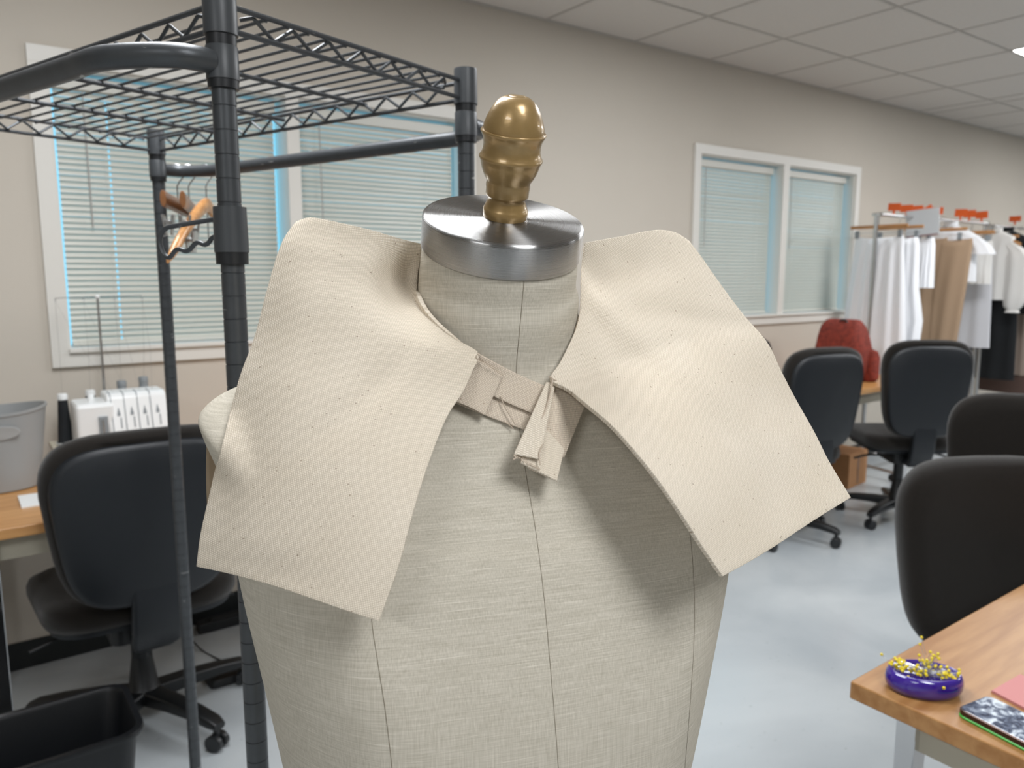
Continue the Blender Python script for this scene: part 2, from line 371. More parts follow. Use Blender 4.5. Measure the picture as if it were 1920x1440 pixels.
# ------------------------------------------------------------------ windows and blinds
def window(idx, x0, x1, z0, z1, mx0, mx1):
    r = bpy.data.objects.new('window_%d' % idx, None); C.objects.link(r); r.location = ((x0+x1)/2, WY, z0); struct(r)
    Mi = Matrix.Translation(-r.location)
    t = .055; y = WY-.016
    m = MB()
    m.box((x0-t, y, z1-.001), (x1+t, WY+.001, z1+t)).box((x0-t, y, z0-t), (x1+t, WY+.001, z0+.001)).box((x0-t, y, z0), (x0+.001, WY+.001, z1)).box((x1-.001, y, z0), (x1+t, WY+.001, z1))
    m.box((x0, WY-.001, z0), (x0+.008, WY+.13, z1)).box((x1-.008, WY-.001, z0), (x1, WY+.13, z1)).box((x0, WY-.001, z1-.008), (x1, WY+.13, z1)).box((x0, WY-.03, z0-.004), (x1, WY+.13, z0+.012))
    o = m.build('casing', M_trim, r, smooth=False, bevel=.002, M=Mi)
    MB().box((mx0, y, z0), (mx1, WY+.13, z1)).build('mullion', M_trim, r, smooth=False, bevel=.002, M=Mi)
    for a, b in ((x0, mx0), (mx1, x1)):
        MB().box((a+.008, WY+.090, z0+.01), (b-.008, WY+.094, z1-.008)).build('pane', M_glass, r, smooth=False, M=Mi)
window(1, *WIN[0], 1.157, 1.21); window(2, *WIN[1], 4.462, 4.525)
def blind(x0, x1, z0, z1, label, hole=None):
    t = thing('window_blind', ((x0+x1)/2, WY+.062, z0), 0, label, 'window blind', 'horizontal slat blinds in the windows')
    w = (x1-x0)/2; h = z1-z0
    MB().box((-w-.006, -.02, h-.045), (w+.006, .02, h)).build('head_rail', M_blindrail, t, smooth=False, bevel=.003)
    m = MB(); n = int((h-.066)/.0205)+2
    tilt = math.radians(62)
    for k in range(n):
        zc = .022+k*.0205; L = []
        for i in range(5):
            u = (i-2)/2*.0122; bow = .0032*(1-(u/.0122)**2)
            yy = u*math.cos(tilt)-bow*math.sin(tilt); zz = u*math.sin(tilt)+bow*math.cos(tilt)
            L.append((yy, zz))
        dz = random.uniform(-.0006, .0006)
        cols = [-w, w] if hole is None else [-w, hole-.0026, hole+.0026, w]
        vs_ = [(x, a, zc+b+dz) for x in cols for a, b in L]; fs_ = []
        for c_ in range(len(cols)-1):
            for i in range(4):
                if len(cols) == 4 and c_ == 1 and i in (1, 2): continue
                fs_.append((c_*5+i, c_*5+i+1, c_*5+6+i, c_*5+5+i))
        m.add(vs_, fs_)
    m.build('slats', M_blind, t)
    MB().box((-w, -.013, .0), (w, .013, .012)).build('bottom_rail', M_blindrail, t, smooth=False, bevel=.003)
    for u in (-.62, .62): MB().tube([(u*w, -.0155, h-.04), (u*w, -.0155, .01)], .0007, 5).build('ladder_cord', M_blindrail, t)
    wn = MB().tube([(-w+.09, -.022, h-.05), (-w+.092, -.026, h*.45)], .0025, 6); wn.build('tilt_wand', M_clearcase, t)
zb0, zb1 = 1.142, 2.088
blind(.355, 1.127, zb0, 2.085, 'pale slat blind in the left half of the window behind the wire rack', PY(214, 430, WY+.062).x-.741)
blind(1.226, 1.974, zb0, 2.085, 'pale slat blind behind the dress form cap, right half of its window')
blind(3.672, 4.43, zb0, 2.088, 'pale slat blind in left half of the window beside the clothes rack')
blind(4.54, 5.287, zb0, 2.088, 'pale slat blind in right half of the window nearest the white skirt')

# ================================================================== DRESS FORM
OF = cw(-.011, .524, 0)
FR = math.radians(17)
Xf = RT*math.cos(FR)+FW*math.sin(FR)            # form's own sideways direction
Yf = RT*math.sin(FR)-FW*math.cos(FR)            # form's front
form = thing('dress_form', OF, math.atan2(Xf.y, Xf.x), 'linen covered dress form with a steel neck cap and gold finial, wearing a canvas collar', 'dress form')
form_inv = Matrix.Translation(-OF)
FM = Matrix.Translation(OF) @ Matrix.Rotation(math.atan2(Xf.y, Xf.x), 4, 'Z')   # local x = side, local -y = front
FMI = FM.inverted()
capC = FMI @ P(945, 408, .505)
nW = (RT*.105-FW*.36+Vector((0, 0, .93))).normalized(); nL = (FMI.to_3x3() @ nW).normalized()
Mc = nL.to_track_quat('Z', 'Y').to_matrix().to_4x4(); Mc.translation = capC
RC = .0523; HC = .0225
def fr(y): return -y
NA = 72
LP = []   # each: (a, side(y,z), front(y,z), back(y,z), exponent)
def loop(a, s, f, b, e=2.0, bust=0, ax=0):
    out = []
    for j in range(NA):
        th = 2*PI*j/NA; c, sn = math.cos(th), math.sin(th)
        x = a*math.copysign(abs(c)**(2/e), c); k = abs(sn)**(2/e)
        tgt = f if sn > 0 else b
        y = s[0]+(tgt[0]-s[0])*k; z = s[1]+(tgt[1]-s[1])*(sn*sn)
        if sn > 0 and bust:
            y += bust*math.exp(-((abs(c)-.55)/.22)**2)
        out.append(Vector((x+ax, -y, z)))
    return out
L = []
for t_, rr in ((-HC-.0005, .0505), (-HC-.006, .0517), (-HC-.018, .0524)):
    u = Mc.to_3x3()
    l = []
    for j in range(NA):
        th = 2*PI*j/NA
        d = Vector((math.cos(th), -math.sin(th), 0)); d = d-nL*d.dot(nL); d.normalize()
        l.append(capC+nL*t_+d*rr)
    L.append(l)
L.append(loop(.0545, (.004, 1.386), (.0525, 1.366), (-.05, 1.405), 2.0, ax=.0008))
L.append(loop(.059, (-.004, 1.372), (.047, 1.342), (-.062, 1.40)))
L.append(loop(.070, (-.008, 1.360), (.050, 1.326), (-.08, 1.385)))
L.append(loop(.11, (-.01, 1.348), (.058, 1.302), (-.10, 1.345), 2.1))
L.append(loop(.150, (-.01, 1.334), (.068, 1.276), (-.11, 1.31), 2.3))
L.append(loop(.176, (-.01, 1.325), (.080, 1.252), (-.115, 1.28), 2.4))
L.append(loop(.1905, (-.01, 1.314), (.086, 1.240), (-.117, 1.26), 2.5))
L.append(loop(.190, (-.01, 1.304), (.090, 1.234), (-.117, 1.254), 2.5))
L.append(loop(.182, (-.01, 1.28), (.096, 1.218), (-.118, 1.23), 2.5, .002))
L.append(loop(.177, (-.008, 1.24), (.103, 1.192), (-.118, 1.20), 2.4, .005))
L.append(loop(.170, (-.006, 1.19), (.110, 1.160), (-.116, 1.17), 2.3, .008))
L.append(loop(.160, (-.005, 1.13), (.114, 1.117), (-.11, 1.12), 2.2, .008))
L.append(loop(.149, (-.005, 1.06), (.112, 1.06), (-.10, 1.06), 2.15, .004))
L.append(loop(.141, (-.005, 1.0), (.104, 1.0), (-.095, 1.0)))
L.append(loop(.138, (-.005, .95), (.099, .95), (-.095, .95)))
L.append(loop(.153, (-.005, .87), (.108, .87), (-.115, .87)))
L.append(loop(.175, (-.005, .78), (.118, .78), (-.13, .78)))
L.append(loop(.178, (-.005, .70), (.12, .70), (-.135, .70)))
L.append(loop(.170, (-.005, .69), (.112, .69), (-.127, .69)))
# catmull interpolation between loops for a smooth skin
fine = []
for i in range(len(L)-1):
    p = [L[max(i-1, 0)], L[i], L[i+1], L[min(i+2, len(L)-1)]]
    n_ = 4
    for k in range(n_):
        t = k/n_
        fine.append([.5*((2*b)+(c-a)*t+(2*a-5*b+4*c-d)*t*t+(3*b-a-3*c+d)*t**3) for a, b, c, d in zip(*p)])
fine.append(L[-1])
torso_mb = MB().loops(fine)
torso = torso_mb.build('torso', M_linen, form, ang=60)
bvh = BVHTree.FromPolygons([FM @ v for v in torso_mb.v], torso_mb.f)
cam_loc = Vector((0, 0, H))
def hitd(px, py):
    r = ray(px, py).normalized(); h = bvh.ray_cast(cam_loc, r)
    return (h[0]-cam_loc).dot(FW) if h[0] else None
# seams follow the skin
def seam(pix, name='seam'):
    pts = []
    for q in smooth_line([Vector((a, b, 0)) for a, b in pix], 14):
        r = ray(q.x, q.y).normalized(); h = bvh.ray_cast(cam_loc, r)
        if h[0]: pts.append(FMI @ (h[0]+h[1]*.00005 if h[1].dot(r) < 0 else h[0]))
    if len(pts) > 2: MB().tube(pts, .00022, 5).build(name, M_seam, form)
seam([(983, 522), (976, 600), (968, 697), (972, 780), (985, 880), (1005, 1000), (1020, 1120), (1031, 1240), (1041, 1360), (1049, 1470), (1054, 1560)])
seam([(690, 1060), (697, 1165), (708, 1240), (722, 1330), (735, 1440), (741, 1530)])
seam([(1270, 900), (1292, 990), (1301, 1100), (1301, 1200), (1293, 1330), (1284, 1440), (1278, 1530)])
# armhole plates
for sgn in (-1, 1):
    m = MB(); Lp = []
    for x, k in ((.168, .2), (.168, 1), (.1872, 1.0), (.1872, .2)):
        Lp.append([(sgn*x, .020+.042*k*math.cos(2*PI*j/32), 1.262+.040*k*math.sin(2*PI*j/32)) for j in range(32)])
    m.loops(Lp).build('armhole_plate', M_cardboard_edge, form, bevel=.002)
# cap
m = MB(); prof = [(.0001, 0), (RC-.003, 0), (RC-.0012, -.0005), (RC-.0003, -.0015), (RC, -.003), (RC, -HC+.0015), (RC-.001, -HC), (.02, -HC-.0002)]
cap = m.lathe(prof, 96).build('neck_cap', M_steel, form, M=Mc, ang=50)
# finial
prof = [(.0141, 0), (.0145, .0008), (.0145, .0058), (.0139, .0066), (.0134, .0085), (.0122, .0115), (.0119, .0136), (.0124, .0148), (.0136, .0155), (.0138, .0165), (.0138, .0205), (.0141, .0225), (.0139, .0245), (.0141, .0262), (.0155, .0285), (.0172, .0325), (.0184, .0368), (.0190, .0395),
        (.0198, .0408), (.0200, .0418), (.0196, .0428), (.0185, .0445), (.0179, .0475), (.0178, .051), (.0184, .0545), (.0196, .0572), (.0203, .0585), (.0203, .0592), (.0199, .0598), (.0190, .0598), (.0190, .0607), (.0186, .0632), (.0172, .068), (.0154, .0725), (.0130, .0768), (.0106, .0798), (.0080, .0816), (.0056, .0825), (.0050, .0822), (.0045, .0826), (.0001, .0827)]
Mf = Mc @ Matrix.Translation((.0005, 0, .0002))
# shift finial to the spot the photo shows on the cap
fp = Mc.inverted() @ (FMI @ P(948, 393, .505)); Mf = Mc @ Matrix.Translation((fp.x, fp.y, 0)) @ Matrix.Diagonal((1, 1, .90, 1))
MB().lathe(prof, 64).build('finial', M_brass, form, M=Mf, ang=50)
# stand
MB().tube([(0, 0, .69), (0, 0, .1)], .016, 16).build('stand_pole', M_blackplastic, form)
MB().lathe([(.022, .42), (.024, .42), (.024, .5), (.022, .5)], 20).build('height_collar', M_blackplastic, form)
for k in range(5):
    a = 2*PI*k/5+.3
    d = Vector((math.cos(a), math.sin(a), 0))
    o = MB().tube([d*.01+Vector((0, 0, .14)), d*.12+Vector((0, 0, .10)), d*.24+Vector((0, 0, .06))], [.02, .016, .012], 10).build('stand_leg', M_blackplastic, form)
    MB().lathe([(.024, -.01), (.026, -.008), (.026, .008), (.024, .01)], 20, Matrix.Translation(d*.25+Vector((0, 0, .026))) @ Matrix.Rotation(a+PI/2, 4, 'Z') @ Matrix.Rotation(PI/2, 4, 'Y')).build('castor_wheel', M_blackplastic, o)

# ================================================================== CANVAS COLLAR
collar = thing('canvas_collar', OF+Vector((0, 0, 1.34)), math.atan2(Xf.y, Xf.x), 'wide unfinished cream canvas collar with two square flaps draped on the dress form', 'collar')
CMI = (Matrix.Translation(OF+Vector((0, 0, 1.34))) @ Matrix.Rotation(math.atan2(Xf.y, Xf.x), 4, 'Z')).inverted()
def coons(T, B, Lf, R, n, k):
    """T,B: curves left->right ; Lf,R: curves top->bottom ; returns k rows of n points"""
    T, B = resample(T, n), resample(B, n); Lf, R = resample(Lf, k), resample(R, k); out = []
    for i in range(k):
        v = i/(k-1); row = []
        for j in range(n):
            u = j/(n-1)
            p = T[j]*(1-v)+B[j]*v+Lf[i]*(1-u)+R[i]*u-(T[0]*(1-u)*(1-v)+T[-1]*u*(1-v)+B[0]*(1-u)*v+B[-1]*u*v)
            row.append(p)
        out.append(row)
    return out
def V3(l, s=1000): return [Vector((a, b, d*s)) for a, b, d in l]
def flap(name, T, B, Lf, R, back, dents, folds, swing, n=56, k=64, gap=.006):
    g = coons(smooth_line(V3(T), 6), smooth_line(V3(B), 6), smooth_line(V3(Lf), 6), smooth_line(V3(R), 6), n, k)
    rows = []
    for i, row in enumerate(g):
        rr = []
        for j, q in enumerate(row):
            d = q.z/1000
            for (cx, cy, sx, sy, rot, amp) in dents:
                x, y = q.x-cx, q.y-cy; c, s = math.cos(rot), math.sin(rot); X, Y = x*c+y*s, -x*s+y*c
                d += amp*math.exp(-(X/sx)**2-(Y/sy)**2)
            edge = min(1, j/6, (n-1-j)/6, (k-1-i)/6)
            h = hitd(q.x, q.y)
            if h is not None: d = min(d, h-gap)
            rr.append(P(q.x, q.y, d))
        rows.append(rr)
    # relax depths a little where the clamp made steps: laplacian along rows/cols (interior only)
    for it in range(4):
        new = [r[:] for r in rows]
        for i in range(1, k-1):
            for j in range(1, n-1):
                av = (rows[i-1][j]+rows[i+1][j]+rows[i][j-1]+rows[i][j+1])/4
                p = rows[i][j]; dr = (p-cam_loc).normalized(); new[i][j] = p+dr*((av-p).dot(dr))*.7
        rows = new
    # the part that folds over the shoulder ridge and hangs behind
    pre = []
    nb = len(back)
    for b, (bk, dn) in enumerate(back):
        row = []
        for j, p in enumerate(rows[0]):
            u = j/(n-1); away = (p-cam_loc); away.z = 0; away.normalize()
            e = (u if name == 'right_flap' else 1-u); e = .4+.6*min(1, e/.3)
            row.append(p+away*bk*e+Vector((0, 0, -dn*e)))
        pre.append(row)
    rows = pre[::-1]+rows
    m = MB(); K = len(rows)
    uvs = {}
    # arclength uv
    vacc = [0]*n; uv = []
    for i in range(K):
        uacc = 0; line = []
        for j in range(n):
            if i: vacc[j] += (rows[i][j]-rows[i-1][j]).length
            if j: uacc += (rows[i][j]-rows[i][j-1]).length
            line.append((uacc, vacc[j]))
        uv.append(line)
    m.add([CMI @ p for r in rows for p in r], [(i*n+j, i*n+j+1, (i+1)*n+j+1, (i+1)*n+j) for i in range(K-1) for j in range(n-1)])
    ca, sa = math.cos(swing), math.sin(swing)
    p0, p1, p2 = rows[nb][0], rows[nb][n-1], rows[-1][n//2]
    e1 = (p1-p0).normalized(); e2 = (p2-p0); e2 = (e2-e1*e2.dot(e1)).normalized()
    for i in range(K):
        for j in range(n):
            q = rows[i][j]-p0; a_, b_ = q.dot(e1), q.dot(e2)
            if i < nb: b_ -= (nb-i)*.02
            m.uv[i*n+j] = (a_*ca-b_*sa, a_*sa+b_*ca)
    o = m.build(name, M_canvas, collar, ang=80)
    s = o.modifiers.new('solidify', 'SOLIDIFY'); s.thickness = .0028; s.offset = -1 if name == 'x' else 0
    b = o.modifiers.new('bevel', 'BEVEL'); b.width = .0011; b.segments = 2; b.limit_method = 'ANGLE'; b.angle_limit = math.radians(50)
    return o
BACK = [(.006, .0015), (.016, .008), (.028, .022), (.038, .045), (.044, .075), (.046, .11)]
flap('left_flap',
     T=[(556, 420, .497), (578, 412, .493), (602, 414, .492), (650, 424, .493), (700, 436, .497), (745, 449, .505), (790, 460, .517)],
     B=[(372, 1062, .425), (440, 1077, .405), (520, 1100, .390), (600, 1127, .381), (655, 1146, .377), (711, 1164, .376)],
     Lf=[(556, 420, .497), (536, 447, .490), (522, 480, .482), (503, 545, .472), (480, 632, .463), (455, 700, .455), (438, 760, .449), (417, 840, .442), (398, 920, .436), (380, 1000, .430), (372, 1062, .425)],
     R=[(790, 460, .517), (787, 490, .517), (782, 520, .512), (783, 545, .506), (797, 577, .496), (823, 607, .486), (858, 636, .477), (880, 652, .472), (897, 667, .468), (886, 695, .460), (866, 738, .449), (836, 786, .434), (803, 870, .414), (775, 960, .398), (748, 1060, .385), (711, 1164, .376)],
     back=BACK, dents=[(752, 528, 36, 46, 0, .024), (700, 500, 60, 22, .25, -.003), (640, 480, 130, 14, .22, -.0025), (800, 650, 120, 22, -.9, -.0035), (720, 720, 160, 24, -.7, .003), (560, 650, 40, 200, .3, -.003), (480, 1075, 90, 30, .1, .003)],
     folds=None, swing=.25)
flap('right_flap',
     T=[(1096, 458, .548), (1130, 452, .553), (1170, 445, .560), (1210, 437, .567), (1240, 434, .571), (1268, 440, .574), (1292, 456, .573)],
     B=[(1352, 1081, .411), (1400, 1055, .427), (1450, 1025, .445), (1500, 992, .463), (1545, 963, .480), (1593, 934, .497)],
     Lf=[(1096, 458, .548), (1090, 500, .546), (1089, 540, .536), (1087, 580, .520), (1078, 620, .507), (1064, 652, .495), (1048, 683, .484), (1030, 713, .474), (1062, 731, .468), (1098, 760, .450), (1140, 795, .436), (1180, 838, .425), (1230, 900, .416), (1275, 965, .411), (1310, 1020, .410), (1352, 1081, .411)],
     R=[(1292, 456, .573), (1312, 480, .568), (1340, 520, .560), (1370, 562, .553), (1400, 600, .546), (1438, 645, .538), (1462, 695, .532), (1490, 750, .526), (1525, 812, .515), (1552, 866, .507), (1593, 934, .497)],
     back=BACK, dents=[(1180, 500, 70, 20, .15, .004), (1150, 590, 150, 18, .75, -.0055), (1130, 640, 60, 14, 1.0, .004), (1300, 600, 110, 16, .12, .003), (1330, 720, 200, 26, .85, -.003), (1145, 700, 14, 80, 0, -.002), (1440, 900, 60, 160, -.4, .003)],
     folds=None, swing=-.5)
# strips of the neck band and the hanging tab: small cloth patches sitting on the form
def patch(name, quad, lift, m=M_canvas2, th=.0012, nn=10, sw=0, sag=0, parent=collar, abs_d=None):
    """quad px corners tl,tr,br,bl with lift above the form at each corner (metres toward the viewer)"""
    rows = []
    for i in range(nn):
        v = i/(nn-1); row = []
        for j in range(nn):
            u = j/(nn-1)
            q = [quad[0][k]*(1-u)*(1-v)+quad[1][k]*u*(1-v)+quad[2][k]*u*v+quad[3][k]*(1-u)*v for k in (0, 1)]
            lf = lift[0]*(1-u)*(1-v)+lift[1]*u*(1-v)+lift[2]*u*v+lift[3]*(1-u)*v
            q[1] += sag*math.sin(PI*u)
            h = hitd(q[0], q[1]) or .47
            row.append(P(q[0], q[1], h-lf))
        rows.append(row)
    mb = MB(); mb.add([CMI @ p for r in rows for p in r], [(i*nn+j, i*nn+j+1, (i+1)*nn+j+1, (i+1)*nn+j) for i in range(nn-1) for j in range(nn-1)])
    for i in range(nn):
        for j in range(nn):
            a, b = (rows[0][j]-rows[0][0]).length, (rows[i][0]-rows[0][0]).length
            mb.uv[i*nn+j] = (a*math.cos(sw)-b*math.sin(sw), a*math.sin(sw)+b*math.cos(sw))
    o = mb.build(name, m, parent, ang=80)
    s = o.modifiers.new('solidify', 'SOLIDIFY'); s.thickness = th; s.offset = 0
    b = o.modifiers.new('bevel', 'BEVEL'); b.width = th*.4; b.segments = 2; b.limit_method = 'ANGLE'; b.angle_limit = math.radians(50)
    return o
patch('neck_band', [(860, 660), (1045, 735), (1030, 822), (835, 748)], (.002, .002, .002, .002), sag=3)
patch('neck_band', [(884, 655), (1040, 731), (1018, 783), (868, 712)], (.0052, .0052, .0045, .0045), sag=4)
patch('neck_band', [(878, 664), (942, 706), (909, 779), (850, 752)], (.008, .0075, .0068, .0068), sag=-2)
def patch_poly(name, poly, lift, m=M_canvas2, th=.0014):
    pass
patch('tab', [(1040, 706), (1098, 757), (1057, 860), (1000, 800)], (.009, .010, .012, .012), sw=.6)
patch('tab', [(1012, 792), (1058, 842), (1044, 903), (975, 868)], (.014, .015, .020, .019), M_canvas, sw=.9, th=.0016)
patch('tab', [(1024, 716), (1042, 716), (1012, 862), (963, 852)], (.011, .012, .022, .021), M_canvas, sw=.9, th=.0018)
patch('tab', [(966, 852), (1016, 868), (1046, 904), (992, 880)], (.017, .018, .017, .016), M_canvas2, sw=.9)
mt = MB()
def thread(pts, lift, r=.00035):
    q = smooth_line([Vector((a, b, 0)) for a, b in pts], 6)
    mt.tube([CMI @ P(p.x, p.y, (hitd(p.x, p.y) or .47)-lift) for p in q], r, 5)
thread([(938, 742), (948, 765), (958, 782), (967, 797)], .006)
thread([(945, 790), (955, 797), (963, 804)], .003, .0003)
thread([(1036, 712), (1030, 745), (1018, 780), (1003, 802)], .017, .0006)
thread([(896, 664), (893, 670), (899, 676)], .012)
thread([(1030, 706), (1037, 711), (1045, 716), (1048, 723)], .016, .0006)
thread([(1013, 872), (1011, 850), (1019, 832)], .023, .0004)
thread([(963, 853), (967, 859), (962, 861)], .022, .0005)
# cut fringe
for k in range(16):
    u = k/15; a = Vector((900+45*u, 678+26*u, 0)); thread([(a.x, a.y), (a.x+random.uniform(-3, 3), a.y+random.uniform(-4, 5))], .010, .0002)
for k in range(22):
    u = k/21; a = (966+46*u, 853+24*u); thread([a, (a[0]+random.uniform(-2, 2), a[1]+random.uniform(2, 6))], .021, .0002)
mt.build('loose_thread', M_canvas2, collar)
# ================================================================== WIRE GARMENT RACK
ang = math.atan2(.814, .581)
Adir = (RT*.581+FW*.814); Bdir = (RT*-.814+FW*.581)   # A->B (short side), A->D (long side)
pA = cw(-.3586*.866, .866, 0); pB = pA+Adir*.415; LR = .845
rack_o = pA+Adir*.2075+Bdir*LR/2
rack = thing('wire_shelf_rack', rack_o, 0, 'charcoal metal garment rack with a wire top shelf and hanging tubes, left of dress form', 'rack')
def RL(p): return Vector(p)-rack_o
corn = {'A': pA, 'B': pB, 'C': pB+Bdir*LR, 'D': pA+Bdir*LR}
ZT, ZB = 1.685, 1.660
for key, c in corn.items():
    c = RL(c); m = MB(); prof = [(.0122, .03)]; z = .03
    while z < 1.695:
        z2 = min(z+.0254, 1.70); prof += [(.0127, z+.0004), (.0127, z2-.0012), (.0119, z2-.0008), (.0119, z2-.0002)]; z = z2
    m.lathe([(.0001, .03)]+prof+[(.0001, 1.70)], 24, Matrix.Translation(c))
    po = m.build('post', M_steelgrey, rack, ang=40)
    MB().lathe([(.006, .0), (.018, .0), (.018, .008), (.008, .014), (.006, .035)], 20, Matrix.Translation(c)).build('levelling_foot', M_blackplastic, po)
    cl = MB().lathe([(.0135, 1.652), (.0178, 1.652), (.0174, 1.70), (.0168, 1.703), (.0130, 1.703)], 28, Matrix.Translation(c)).build('shelf_sleeve', M_collarplastic, rack)
    MB().lathe([(.0128, 1.640), (.0156, 1.640), (.0160, 1.653), (.0128, 1.653)], 28, Matrix.Translation(c)).build('split_ring', M_blackplastic, cl)
    cl = MB().lathe([(.0135, 1.606), (.0172, 1.606), (.0168, 1.640), (.0165, 1.6405), (.0130, 1.6405)], 28, Matrix.Translation(c)).build('rod_sleeve', M_collarplastic, rack)
    MB().lathe([(.0128, 1.597), (.0160, 1.597), (.0163, 1.6065), (.0128, 1.6065)], 28, Matrix.Translation(c)).build('split_ring', M_blackplastic, cl)
sf = MB()
def rod_between(m, a, b, z, r, inset=.012):
    a, b = RL(a), RL(b); d = (b-a).normalized(); a = a+d*inset; b = b-d*inset
    m.tube([a+Vector((0, 0, z)), b+Vector((0, 0, z))], r, 8)
edges = [('A', 'B'), ('B', 'C'), ('C', 'D'), ('D', 'A')]
for a, b in edges:
    rod_between(sf, corn[a], corn[b], ZT, .0032); rod_between(sf, corn[a], corn[b], ZB, .0032)
frame = sf.build('shelf_frame', M_steelgrey, rack)
# zigzag trusses
for a, b in edges:
    A_, B_ = RL(corn[a]), RL(corn[b]); d = (B_-A_); Lh = d.length; d.normalize(); nrm = Vector((-d.y, d.x, 0)); nrm = nrm if nrm.dot(-A_) > 0 else -nrm
    s0, s1 = .045, Lh-.045; n = max(6, int(round((s1-s0)/.0305))); n += n % 2
    pts = []
    for k in range(n+1):
        s = s0+(s1-s0)*k/n; z = ZT-.003 if k % 2 == 0 else ZB+.003
        pts.append(A_+d*s+Vector((0, 0, z))+nrm*.004)
    pts = [pts[0]-d*.012+nrm*.008-Vector((0, 0, .004))]+pts+[pts[-1]+d*.012+nrm*.008-Vector((0, 0, .004))]
    MB().tube(arc(pts, .003, 3), .0023, 7).build('truss_wire', M_steelgrey, rack)
# cross ribs (short way) and thin wires (long way)
for k in range(3):
    s = LR*(k+1)/4; a = pA+Bdir*s; b = pB+Bdir*s
    MB().tube([RL(a)+Vector((0, 0, ZT-.008)), RL(b)+Vector((0, 0, ZT-.008))], .0034, 8).build('cross_rib', M_steelgrey, rack)
for k in range(13):
    s = .415*(k+1)/14; e = .0 if 0 < k < 12 else .02
    a = RL(pA+Adir*s+Bdir*e); b = RL(pA+Adir*s+Bdir*(LR-e))
    MB().tube([a+Vector((0, 0, ZT-.0035)), a+Bdir*.004+Vector((0, 0, ZT-.002)), b+Vector((0, 0, ZT-.0035))], .0021, 7).build('shelf_wire', M_steelgrey, rack)
# hanging tubes, bowed outward
ZR = 1.627
def hang(a, b, out):
    a, b = Vector(a), Vector(b); o = .085
    pts = [a+out*.012, a+out*.05+(b-a).normalized()*.012, a+out*o+(b-a).normalized()*.075, a+out*(o+.002)+(b-a).normalized()*.14,
           b+out*(o+.002)-(b-a).normalized()*.14, b+out*o-(b-a).normalized()*.075, b+out*.05-(b-a).normalized()*.012, b+out*.012]
    pts = [RL(p)+Vector((0, 0, ZR-.004)) for p in pts]
    q = smooth_line(pts[:4], 8)+smooth_line(pts[4:], 8)
    MB().tube(q, .0127, 18).build('hanging_tube', M_steelgrey, rack)
hang(corn['A'], corn['D'], -Adir); hang(corn['C'], corn['B'], Adir)
# lower sleeve with wavy hook arm on the near post
c = RL(corn['A'])
lo = MB().lathe([(.0130, 1.424), (.0185, 1.424), (.0176, 1.473), (.0130, 1.473)], 28, Matrix.Translation(c)).build('arm_sleeve', M_collarplastic, rack)
MB().lathe([(.0128, 1.411), (.0172, 1.411), (.0176, 1.4245), (.0128, 1.4245)], 28, Matrix.Translation(c)).build('split_ring', M_blackplastic, lo)
hd = RT*-.96+FW*.28
def HP(s, z): return c+hd*s+Vector((0, 0, z))
m = MB(); m.tube(arc([HP(.014, 1.461), HP(.05, 1.457), HP(.088, 1.452), HP(.096, 1.438), HP(.092, 1.424), HP(.084, 1.417), HP(.072, 1.430), HP(.058, 1.424), HP(.045, 1.437), HP(.033, 1.431), HP(.022, 1.443), HP(.014, 1.436)], .008, 5), .0027, 8)
m.build('hook_arm', M_steelgrey, rack)

# hangers on the rear tube
def hanger(px, py_dummy, lat0, fwd0, dlat, dfwd, straight, label, wood, zt=1.6365):
    """hook over the rear tube; body direction (dlat,dfwd) in plan"""
    loc = cw(lat0, fwd0, zt); d = (RT*dlat+FW*dfwd).normalized()
    t = thing('trouser_hanger', loc, math.atan2(d.y, d.x), label, 'hanger', 'wooden hangers on the rear tube')
    r = .0155
    pts = [(.0, r*math.cos(a), -.0145+r*math.sin(a)) for a in [math.radians(x) for x in range(-30, 201, 21)]]
    pts = [(0, -p[1], p[2]) for p in pts]; pts = pts[::-1]
    tail = [(0, .010, -.035), (0, .0, -.045), (0, 0, -.075)] if False else [(0, -.004, -.038), (0, 0, -.046), (0, 0, -.078)]
    P0 = [(0, r*math.cos(math.radians(a)), -.0145+r*math.sin(math.radians(a))) for a in range(-40, 181, 20)]+[(0, -.0135, -.026), (0, -.004, -.038), (0, 0, -.046), (0, 0, -.078)]
    MB().tube(P0, .0016, 8).build('hook', M_nickel, t)
    if straight:
        m = MB(); L_ = []
        for i in range(13):
            x = -.175+.35*i/12; h = .017; L_.append([(x, .006*math.cos(a)*1.0, -.088+h*math.sin(a)) for a in [2*PI*k/12 for k in range(12)]])
        m.loops(L_).build('wood_bar', wood, t, bevel=.001)
        zb = -.13
    else:
        m = MB(); L_ = []
        for i in range(25):
            s = -1+2*i/24; x = .215*s; zc = -.086-.125*abs(s)**1.5-(.012 if abs(s) < .1 else 0)*0; hh = .017-.004*abs(s); yy = .02*s*s
            e = .35 if i in (0, 24) else (.8 if i in (1, 23) else 1)
            L_.append([(x, yy+.0085*e*math.cos(a), zc+hh*e*math.sin(a)) for a in [2*PI*k/12 for k in range(12)]])
        m.loops(L_).build('wood_bar', wood, t)
        zb = -.165
    w = .16
    MB().tube(arc([(0, 0, -.1), (0, 0, zb-.01)], .01)+[(0, 0, zb)], .0014, 6).build('drop_wire', M_nickel, t)
    MB().tube([(-w, 0, zb), (w, 0, zb)], .0020, 8).build('clip_rail', M_nickel, t)
    for s in (-.8, .8):
        m = MB(); x = s*w
        m.box((x-.013, -.006, zb-.028), (x+.013, -.0035, zb+.014)).box((x-.013, .0035, zb-.028), (x+.013, .006, zb+.014)); m.tube([(x-.014, 0, zb-.002), (x+.014, 0, zb-.002)], .0055, 10)
        m.deform(lambda v: (v.x, v.y*(1+max(0, (v.z-zb))*90*.8), v.z))
        m.build('clip', M_nickel, t, smooth=False, bevel=.001)
